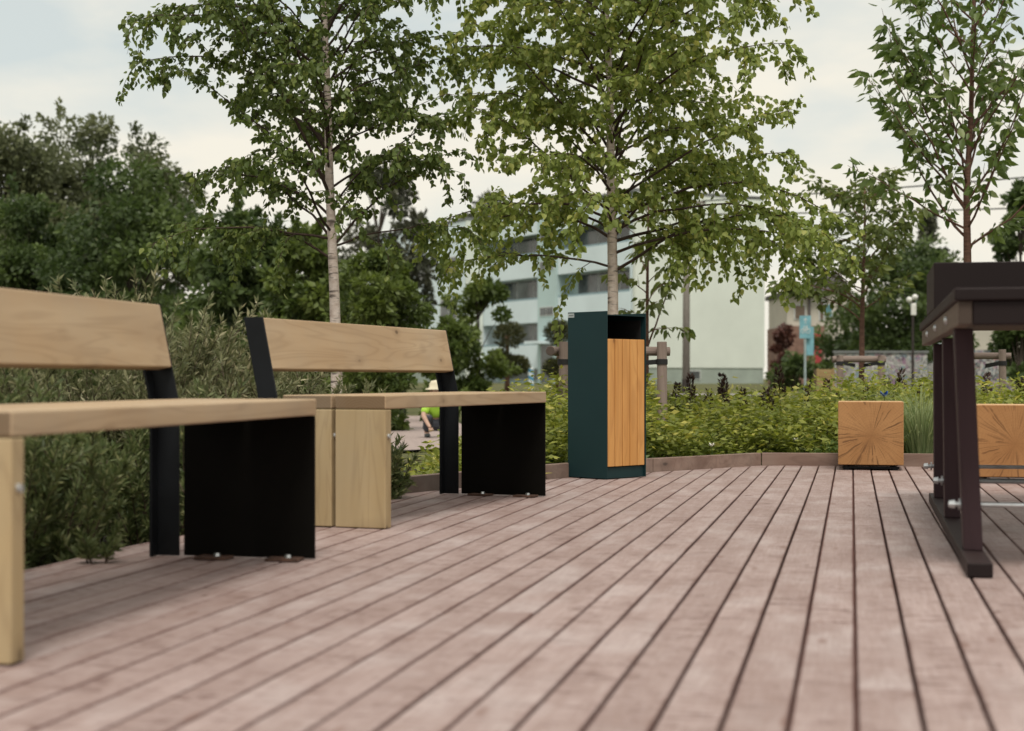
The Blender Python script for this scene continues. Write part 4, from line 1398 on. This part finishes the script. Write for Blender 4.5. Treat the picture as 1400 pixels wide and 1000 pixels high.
def house():
    D = 84.0
    zb = ground_z(0, D)
    def X(px): return at(px, D)
    def Z(py): return zat(py, D) - zb
    t = thing("pale_house", "pale cream two storey house with dark roof beyond the bicycle sign", "house", (0, D, zb))
    def part(name, mat, boxes, parent=t):
        m = MB()
        for b in boxes: m.box(*b)
        return m.build(name, mat, parent)
    part("wall", M['cream'], [(X(1076), X(1127), 0, 6, Z(446), Z(404))])
    part("brick_base", M['brick'], [(X(1074), X(1126), -0.25, 6, 0, Z(446) - 0.005)])
    part("eaves", M['tile'], [(X(1072), X(1129), -0.5, 6.3, Z(404) + 0.004, Z(398))])
    # gabled part
    x0, x1, xm = X(1127) + 0.01, X(1172), (X(1127) + X(1172)) / 2
    ze, zr = Z(412), Z(376)
    m = MB()
    m.add([(x0, 0.8, 0), (x1, 0.8, 0), (x1, 0.8, ze), (xm, 0.8, zr), (x0, 0.8, ze), (x0, 7, 0), (x1, 7, 0), (x1, 7, ze), (xm, 7, zr), (x0, 7, ze)],
          [(0, 1, 2, 3, 4), (9, 8, 7, 6, 5), (0, 5, 6, 1), (1, 6, 7, 2), (4, 3, 8, 9), (3, 2, 7, 8), (0, 4, 9, 5)])
    m.build("gable_wall", M['cream'], t)
    m = MB()
    for xa, xb_ in ((x0 - 0.35, xm), (x1 + 0.35, xm)):
        za = ze - 0.35 * (zr - ze) / (xm - x0)
        m.add([(xa, 0.4, za + .02), (xb_, 0.4, zr + .02), (xb_, 7.2, zr + .02), (xa, 7.2, za + .02), (xa, 0.4, za + .16), (xb_, 0.4, zr + .18), (xb_, 7.2, zr + .18), (xa, 7.2, za + .16)],
              [(0, 3, 2, 1), (4, 5, 6, 7), (0, 1, 5, 4), (1, 2, 6, 5), (2, 3, 7, 6), (3, 0, 4, 7)])
    m.build("roof", M['tile'], t)
    for (a, b, c, d, mt, yy) in ((1087, 1100, 436, 418, M['brownpane'], 0), (1130, 1141, 432, 416, M['tealglass'], 0.8), (1121, 1125.5, 437, 412, M['brownpane'], 0)):
        fr = part("window", M['winframe'], [(X(a) - .06, X(b) + .06, yy - 0.05, yy - 0.002, Z(c) - .06, Z(d) + .06)])
        part("pane", mt, [(X(a), X(b), yy - 0.08, yy - 0.051, Z(c), Z(d))], fr)
    dr = part("door", M['redpaint'], [(X(1111), X(1121), -0.33, -0.26, 0.2, Z(457))])
    m = MB().tube([(X(1106), -0.1, 0.1), (X(1106), -0.1, Z(405))], 0.07, 8)
    m.build("downpipe", M['tile'], t)
house()

def hall():
    D = 120.0
    zb = ground_z(0, D)
    t = thing("teal_roofed_hall", "long low building with pale teal roof behind the cherry tree trunk", "building", (0, D, zb))
    X0_, X1_ = at(1318, D), at(1470, D)
    zt, ze = zat(355, D) - zb, zat(368, D) - zb
    MB().box(X0_, X1_, 0, 9, 0, ze).build("wall", M['cream'], t)
    m = MB()
    a, b = X0_ - .5, X1_ + .5
    m.add([(a, -.6, ze + .01), (b, -.6, ze + .01), (b, 4.5, zt), (a, 4.5, zt), (a, 9.6, ze + .01), (b, 9.6, ze + .01)], [(0, 1, 2, 3), (3, 2, 5, 4), (0, 3, 4), (1, 5, 2), (0, 4, 5, 1)])
    m.build("roof", M['tealroof'], t)
    fr = MB().box(X0_ + 2, X0_ + 4, -.06, -.002, 1.2, 2.6).build("window", M['winframe'], t)
    MB().box(X0_ + 2.1, X0_ + 3.9, -.09, -.061, 1.3, 2.5).build("pane", M['glass'], fr)
    D2 = 78
    zb2 = ground_z(0, D2)
    s = thing("garden_shed", "pale grey flat roofed shed just behind the graffiti wall", "shed", (0, D2, zb2))
    MB().box(at(1218, D2), at(1290, D2), 0, 3, 0, zat(475, D2) - zb2).build("wall", M['facade'], s)
    MB().box(at(1216, D2), at(1292, D2), -.2, 3.2, zat(475, D2) - zb2 + 0.004, zat(470, D2) - zb2).build("roof", M['facade'], s)
hall()

# ------------------------------------------------------------------ graffiti wall
def graffiti_material(name, base, dens):
    t = NT(name)
    v = t.coord("Object")
    n = t.noise(v, 1.1, 4)
    col = t.mix(t.ramp(n, 0.35, 0.7), base, tuple(b * 0.75 for b in base))
    for i, (c, sc, lo) in enumerate((((0.23, 0.11, 0.20), 2.2, 0.60), ((0.13, 0.22, 0.25), 2.8, 0.61), ((0.50, 0.50, 0.48), 3.4, 0.60), ((0.03, 0.03, 0.035), 4.2, 0.60), ((0.33, 0.12, 0.12), 3.0, 0.66))):
        mp = t.n("ShaderNodeMapping")
        mp.inputs["Location"].default_value = (i * 7.3, 0, i * 3.1)
        t.l(v, mp.inputs["Vector"])
        k = t.ramp(t.noise(mp.outputs["Vector"], sc, 3, 0.6, 2.4), lo - dens, lo - dens + 0.03)
        col = t.mix(t.math('MULTIPLY', k, 0.75), col, c)
    return t.base(col, 0.85)
def graff_wall(label, pa, pb, Da, Db, ya, group, dens, capped):
    a = Vector((at(pa, Da), Da)); b = Vector((at(pb, Db), Db))
    d = b - a; ln = d.length
    zb = ground_z(0, Da) - 0.05
    t = thing("graffiti_wall", label, "wall", (a.x, a.y, zb), math.atan2(d.y, d.x), group)
    h = zat(ya, Da) - zb
    m = MB()
    n = max(1, int(ln / 1.25))
    for i in range(n):
        m.box(ln * i / n + 0.008, ln * (i + 1) / n - 0.008, 0, 0.12, 0, h)
    m.build("panel", graffiti_material("graffiti_" + str(pa), (0.30, 0.30, 0.29), dens), t)
    if capped:
        MB().box(-0.03, ln + 0.03, -0.04, 0.16, h + 0.002, h + 0.07).build("coping", M['roof'], t)
GW_ = "graffiti covered wall sections"
graff_wall("grey concrete wall with faint graffiti and dark coping, left of the table", 1141, 1268, 46, 46, 483, GW_, 0.03, True)
graff_wall("low whitish wall section between the two taller graffiti walls", 1269, 1312, 46.5, 46.5, 497, GW_, 0.0, False)
graff_wall("densely painted graffiti wall right of the table legs", 1313, 1480, 46, 44, 479, GW_, 0.085, False)

# ------------------------------------------------------------------ street furniture
M['signblue'] = plain("sign_blue", (0.17, 0.38, 0.45), 0.5)
M['signwhite'] = plain("sign_white", (0.62, 0.68, 0.68), 0.5)
M['galv'] = plain("galvanised_post", (0.35, 0.43, 0.44), 0.5, 0.3)
M['lampwhite'] = plain("opal_globe", (0.72, 0.72, 0.68), 0.35)
M['polewood'] = bark("creosoted_pole", (0.27, 0.25, 0.225), (0.17, 0.15, 0.135), (6, 6, 0.8))
M['wrap'] = plain("dark_pole_wrap", (0.03, 0.022, 0.02), 0.8)
M['cable'] = plain("black_cable", (0.02, 0.02, 0.02), 0.6)
M['crate'] = wood("crate_wood", (0.36, 0.26, 0.13), (0.28, 0.19, 0.09), (0.14, 0.09, 0.04), 'X', knots=False)
M['brownslat'] = wood("brown_slat", (0.16, 0.10, 0.085), (0.12, 0.075, 0.062), (0.06, 0.04, 0.03), 'X', knots=False)
M['bollardblue'] = plain("bollard_blue", (0.04, 0.22, 0.38), 0.5)

def bike_sign():
    D = 40.0
    zb = ground_z(0, D)
    t = thing("bicycle_sign", "blue bicycle route sign on a slim post in front of the pale house", "sign", (at(1101, D), D, zb))
    MB().tube([(0, 0.03, 0), (0, 0.03, zat(433, D) - zb)], 0.032, 10).build("post", M['galv'], t)
    z0, z1 = zat(463, D) - zb, zat(432, D) - zb
    p = MB().box(-0.15, 0.14, -0.012, -0.004, z0, z1).build("plate", M['signblue'], t, 0.004)
    m = MB()
    def ring(cx, cz, r):
        pts = [(cx + r * math.cos(a), -0.016, cz + r * math.sin(a)) for a in np.linspace(0, 6.2832, 17)]
        m.tube(pts, 0.008, 5, cap=False)
    zc = (z0 + z1) / 2
    ring(-0.065, zc - 0.10, 0.052); ring(0.065, zc - 0.10, 0.052)
    for a, b in (((-.065, -.10), (-.03, 0)), ((-.03, 0), (.045, 0)), ((.045, 0), (.065, -.10)), ((-.03, 0), (0, -.09)), ((0, -.09), (.045, 0)), ((-.065, -.10), (0, -.09)), ((.045, 0), (.03, .045)), ((-.05, .025), (-.015, .025))):
        m.tube([(a[0], -0.016, zc + a[1]), (b[0], -0.016, zc + b[1])], 0.008, 5)
    # arrow above the bicycle
    m.tube([(0, -0.016, zc + 0.09), (0, -0.016, zc + 0.22)], 0.010, 5)
    m.tube([(-0.045, -0.016, zc + 0.17), (0, -0.016, zc + 0.225)], 0.009, 5)
    m.tube([(0.045, -0.016, zc + 0.17), (0, -0.016, zc + 0.225)], 0.009, 5)
    m.build("pictogram", M['signwhite'], p)
    s = MB().box(0.036, 0.23, 0.07, 0.078, zat(486, D) - zb, zat(447, D) - zb).build("side_plate", M['signblue'], t, 0.003)
bike_sign()

def lamp():
    D = 44.0
    zb = ground_z(0, D)
    t = thing("street_lamp", "slim street lamp with two white globes before the large dark tree", "street lamp", (at(1248, D), D, zb))
    zt = zat(412, D) - zb
    MB().tube([(0, 0, 0), (0, 0, zt * 0.5), (0, 0, zt)], [0.05, 0.035, 0.03], 10).build("post", M['wrap'], t)
    MB().tube([(-0.13, 0, zt - 0.02), (-0.05, 0, zt - 0.12), (0.0, 0, zt - 0.15), (0.05, 0, zt - 0.12), (0.12, 0, zt + 0.06)], 0.014, 6).build("bracket", M['galv'], t)
    for x, z in ((-0.10, 0.04), (0.06, 0.11)):
        MB().ball((x, 0, zt + z), 0.085, 14, 10).build("globe", M['lampwhite'], t, smooth=True)
    MB().box(-0.05, 0.09, -0.05, 0.05, zt - 0.40, zt - 0.06).build("bracket_box", M['lampwhite'], t, 0.02)
lamp()

def pole():
    D = 50.0
    zb = ground_z(0, D)
    x = at(938, D)
    zt = zat(262, D) - zb
    t = thing("utility_pole", "bare wooden utility pole before the pale gable wall, right of the bin", "pole", (x, D, zb))
    MB().tube([(0, 0, 0), (0.01, 0, zt * .5), (0.0, 0, zt)], [0.125, 0.11, 0.09], 12).build("shaft", M['polewood'], t, smooth=True)
    MB().tube([(0, 0, 0.02), (0, 0, 0.50)], [0.15, 0.135], 12).build("base_wrap", M['wrap'], t)
    MB().box(-0.6, 0.6, -0.16, -0.10, zt - 0.42, zt - 0.32).build("crossarm", M['polewood'], t)
    for lab, z0, (px, py), off in (("upper black overhead cable crossing the sky above the cherry trees", zt + zb - 0.32, (1440, 228), 0.5), ("lower black overhead cable at the photo's right edge, behind the tall cherry", zt + zb - 0.75, (1440, 273), -0.2)):
        De = (z0 - CAMZ) * F / (HOR - py)
        a = Vector((x + off, D - 0.13, z0)); b = Vector((at(px, De), De, z0))
        b2 = a + (b - a) * 2.2
        pts = []
        for i in range(25):
            f = i / 24
            p = a.lerp(b2, f)
            p.z -= 0.22 * math.sin(math.pi * f) 
            pts.append(p)
        o = MB().tube(pts, 0.022, 5).build("overhead_cable", M['cable'])
        put(o, lab, "cable", "overhead cables")
pole()

def striped_post():
    D = 62.0
    zb = ground_z(0, D)
    t = thing("striped_post", "short blue and white diagonally striped marker post near the block's entrance", "marker post", (at(726, D), D, zb))
    h = zat(504, D) - zb
    m = MB()
    n, K = 14, 18
    r = 0.11
    vs, fs = [], []
    for k in range(K + 1):
        for i in range(n):
            a = 2 * math.pi * i / n
            vs.append((r * math.cos(a), r * math.sin(a), h * k / K))
    m.v = vs
    for k in range(K):
        for i in range(n):
            m.f.append((k * n + i, k * n + (i + 1) % n, (k + 1) * n + (i + 1) % n, (k + 1) * n + i))
            m.m.append(1 if ((k * 1.0 + i * 6.0 / n) % 6) < 3 else 0)
    m.f.append(tuple(range(K * n, K * n + n))); m.m.append(0)
    m.build("shaft", [M['signwhite'], M['bollardblue']], t)
    MB().ball((0, 0, h), (r, r, r * .45), 14, 6).build("cap", M['signwhite'], t, smooth=True)
striped_post()

def crate():
    D = 43.0
    zb = ground_z(0, D)
    w_ = at(1140, D) - at(1117, D)
    t = thing("timber_crate", "plain wooden planter crate at the left end of the graffiti wall", "crate", (at(1128.5, D), D, zb))
    h = zat(505, D) - zb
    m = MB()
    for i in range(4):
        m.box(-w_ / 2, w_ / 2, 0, 0.03, h * i / 4 + 0.008, h * (i + 1) / 4 - 0.004)
        m.box(-w_ / 2, w_ / 2, w_ - 0.03, w_, h * i / 4 + 0.008, h * (i + 1) / 4 - 0.004)
        m.box(-w_ / 2, -w_ / 2 + 0.03, 0.031, w_ - 0.031, h * i / 4 + 0.008, h * (i + 1) / 4 - 0.004)
        m.box(w_ / 2 - 0.03, w_ / 2, 0.031, w_ - 0.031, h * i / 4 + 0.008, h * (i + 1) / 4 - 0.004)
    m.build("boards", M['crate'], t, 0.003)
    m = MB()
    for x in (-w_ / 2 - 0.012, w_ / 2 - 0.05):
        m.box(x, x + 0.062, -0.022, -0.002, 0.0, h + 0.02)
    m.build("corner_post", M['crate'], t)
crate()

def far_bench():
    D = 24.0
    zb = ground_z(0, D)
    xa, xb_ = at(521, D), at(556, D)
    t = thing("far_bench", "dark brown slatted seat far off, in the gap under the second bench's backrest", "bench", ((xa + xb_) / 2, D, zb))
    hw = (xb_ - xa) / 2
    m = MB()
    zt = zat(522, D) - zb
    for i in range(3):
        m.box(-hw, hw, -0.15 + i * 0.13, -0.03 + i * 0.13, zt - 0.05, zt - 0.01)
    m.build("seat", M['brownslat'], t, 0.004)
    m = MB()
    for i in range(2):
        m.box(-hw, hw, 0.26, 0.29, zt + 0.05 + i * 0.11, zt + 0.14 + i * 0.11)
    m.build("backrest", M['blacksteel'], t, 0.004)
    for x in (-hw + 0.05, hw - 0.11):
        MB().box(x, x + 0.06, -0.12, 0.22, 0.0, zt - 0.052).build("leg", M['blacksteel'], t, 0.003)
        MB().box(x, x + 0.06, 0.292, 0.33, 0.0, zt + 0.26).build("back_post", M['blacksteel'], t, 0.003)
far_bench()

# ------------------------------------------------------------------ crouching child in a high visibility vest
def child():
    D = 17.6
    zb = ground_z(0, D) + 0.03
    x = at(595, D)
    M['skin'] = plain("skin", (0.50, 0.32, 0.24), 0.55)
    M['hivis'] = plain("hi_vis_yellow_green", (0.36, 0.62, 0.05), 0.6)
    M['trousers'] = plain("dark_trousers", (0.05, 0.055, 0.07), 0.8)
    M['hat'] = plain("cream_sun_hat", (0.66, 0.60, 0.44), 0.8)
    M['hair'] = plain("fair_hair", (0.20, 0.13, 0.07), 0.7)
    t = thing("person", "small person crouching in a yellow green vest and cream hat beyond the second bench", "person", (x, D, zb), R(12))
    def skinned(name, joints, edges, radii, mat, sub=2):
        me = bpy.data.meshes.new(name)
        me.from_pydata(joints, edges, [])
        o = bpy.data.objects.new(name, me)
        COL.objects.link(o)
        o.parent = t
        sk = o.modifiers.new("skin", 'SKIN')
        me.skin_vertices[0].data[0].use_root = True
        for i, r in enumerate(radii):
            me.skin_vertices[0].data[i].radius = (r, r)
        ss = o.modifiers.new("sub", 'SUBSURF'); ss.levels = sub; ss.render_levels = sub
        me.materials.append(mat)
        return o
    # pelvis low over the heels, knees forward and up, back bent forward, arms reaching down
    J = [(0, 0.06, 0.17), (0, 0.02, 0.27), (0, -0.05, 0.38), (0, -0.08, 0.435), (0, -0.105, 0.50), (0, -0.115, 0.585),
         (-0.07, 0.05, 0.16), (-0.11, -0.15, 0.245), (-0.10, -0.02, 0.045), (-0.10, -0.11, 0.022),
         (0.07, 0.05, 0.16), (0.11, -0.15, 0.245), (0.10, -0.02, 0.045), (0.10, -0.11, 0.022),
         (-0.10, -0.05, 0.37), (-0.155, -0.13, 0.25), (-0.12, -0.24, 0.155), (-0.10, -0.285, 0.115),
         (0.10, -0.05, 0.37), (0.155, -0.13, 0.25), (0.12, -0.24, 0.155), (0.10, -0.285, 0.115)]
    E = [(0, 1), (1, 2), (2, 3), (3, 4), (4, 5), (0, 6), (6, 7), (7, 8), (8, 9), (0, 10), (10, 11), (11, 12), (12, 13),
         (2, 14), (14, 15), (15, 16), (16, 17), (2, 18), (18, 19), (19, 20), (20, 21)]
    Rr = [0.085, 0.08, 0.075, 0.036, 0.070, 0.052, 0.062, 0.045, 0.030, 0.026, 0.062, 0.045, 0.030, 0.026,
          0.042, 0.030, 0.022, 0.018, 0.042, 0.030, 0.022, 0.018]
    skinned("body", J, E, Rr, M['skin'])
    # fingers
    for sx in (-1, 1):
        m = MB()
        for k in range(4):
            bx = sx * 0.10 + (k - 1.5) * 0.010
            m.tube([(bx, -0.288, 0.112), (bx, -0.305, 0.090), (bx, -0.302, 0.070 + 0.004 * abs(k - 1.5))], [0.0055, 0.005, 0.004], 6)
        m.tube([(sx * 0.10 - sx * 0.018, -0.276, 0.115), (sx * 0.10 - sx * 0.030, -0.290, 0.095), (sx * 0.10 - sx * 0.028, -0.298, 0.083)], [0.006, 0.0055, 0.004], 6)
        m.build("hand", M['skin'], t, smooth=True)
    # face: nose, eyes, ears
    m = MB()
    m.ball((0, -0.180, 0.515), (0.010, 0.012, 0.012), 8, 6)
    for s in (-1, 1): m.ball((s * 0.070, -0.105, 0.515), (0.010, 0.014, 0.020), 8, 6)
    m.build("face", M['skin'], t, smooth=True)
    m = MB()
    for s in (-1, 1): m.ball((s * 0.026, -0.168, 0.532), 0.008, 8, 6)
    m.build("eyes", M['ink'], t, smooth=True)
    m = MB().ball((0, -0.085, 0.525), (0.073, 0.064, 0.06), 14, 10)
    m.build("hair", M['hair'], t, smooth=True)
    # vest over the torso and sleeves, trousers
    skinned("vest", [(0, 0.035, 0.23), (0, -0.0, 0.30), (0, -0.045, 0.375), (-0.095, -0.05, 0.368), (-0.150, -0.125, 0.262), (0.095, -0.05, 0.368), (0.150, -0.125, 0.262)],
            [(0, 1), (1, 2), (2, 3), (3, 4), (2, 5), (5, 6)], [0.100, 0.098, 0.088, 0.056, 0.046, 0.056, 0.046], M['hivis'])
    skinned("trousers", [(0, 0.06, 0.165), (-0.07, 0.05, 0.16), (-0.11, -0.15, 0.245), (-0.10, -0.03, 0.065), (0.07, 0.05, 0.16), (0.11, -0.15, 0.245), (0.10, -0.03, 0.065)],
            [(0, 1), (1, 2), (2, 3), (0, 4), (4, 5), (5, 6)], [0.095, 0.073, 0.056, 0.042, 0.073, 0.056, 0.042], M['trousers'])
    # hat: crown and brim
    m = MB()
    prof = [(0.130, 0.535), (0.128, 0.542), (0.085, 0.556), (0.082, 0.600), (0.062, 0.632), (0.0, 0.642)]
    n = 20
    vs, fs = [], []
    for r, z in prof:
        for i in range(n):
            a = 2 * math.pi * i / n
            vs.append((r * math.cos(a), -0.105 + r * math.sin(a), z))
    for k in range(len(prof) - 1):
        for i in range(n):
            fs.append((k * n + i, k * n + (i + 1) % n, (k + 1) * n + (i + 1) % n, (k + 1) * n + i))
    m.add(vs, fs)
    m.build("hat", M['hat'], t, smooth=True)
    # shoes
    for s in (-1, 1):
        MB().ball((s * 0.10, -0.07, 0.024), (0.034, 0.075, 0.026), 12, 8).build("shoe", M['ink'], t, smooth=True)
child()
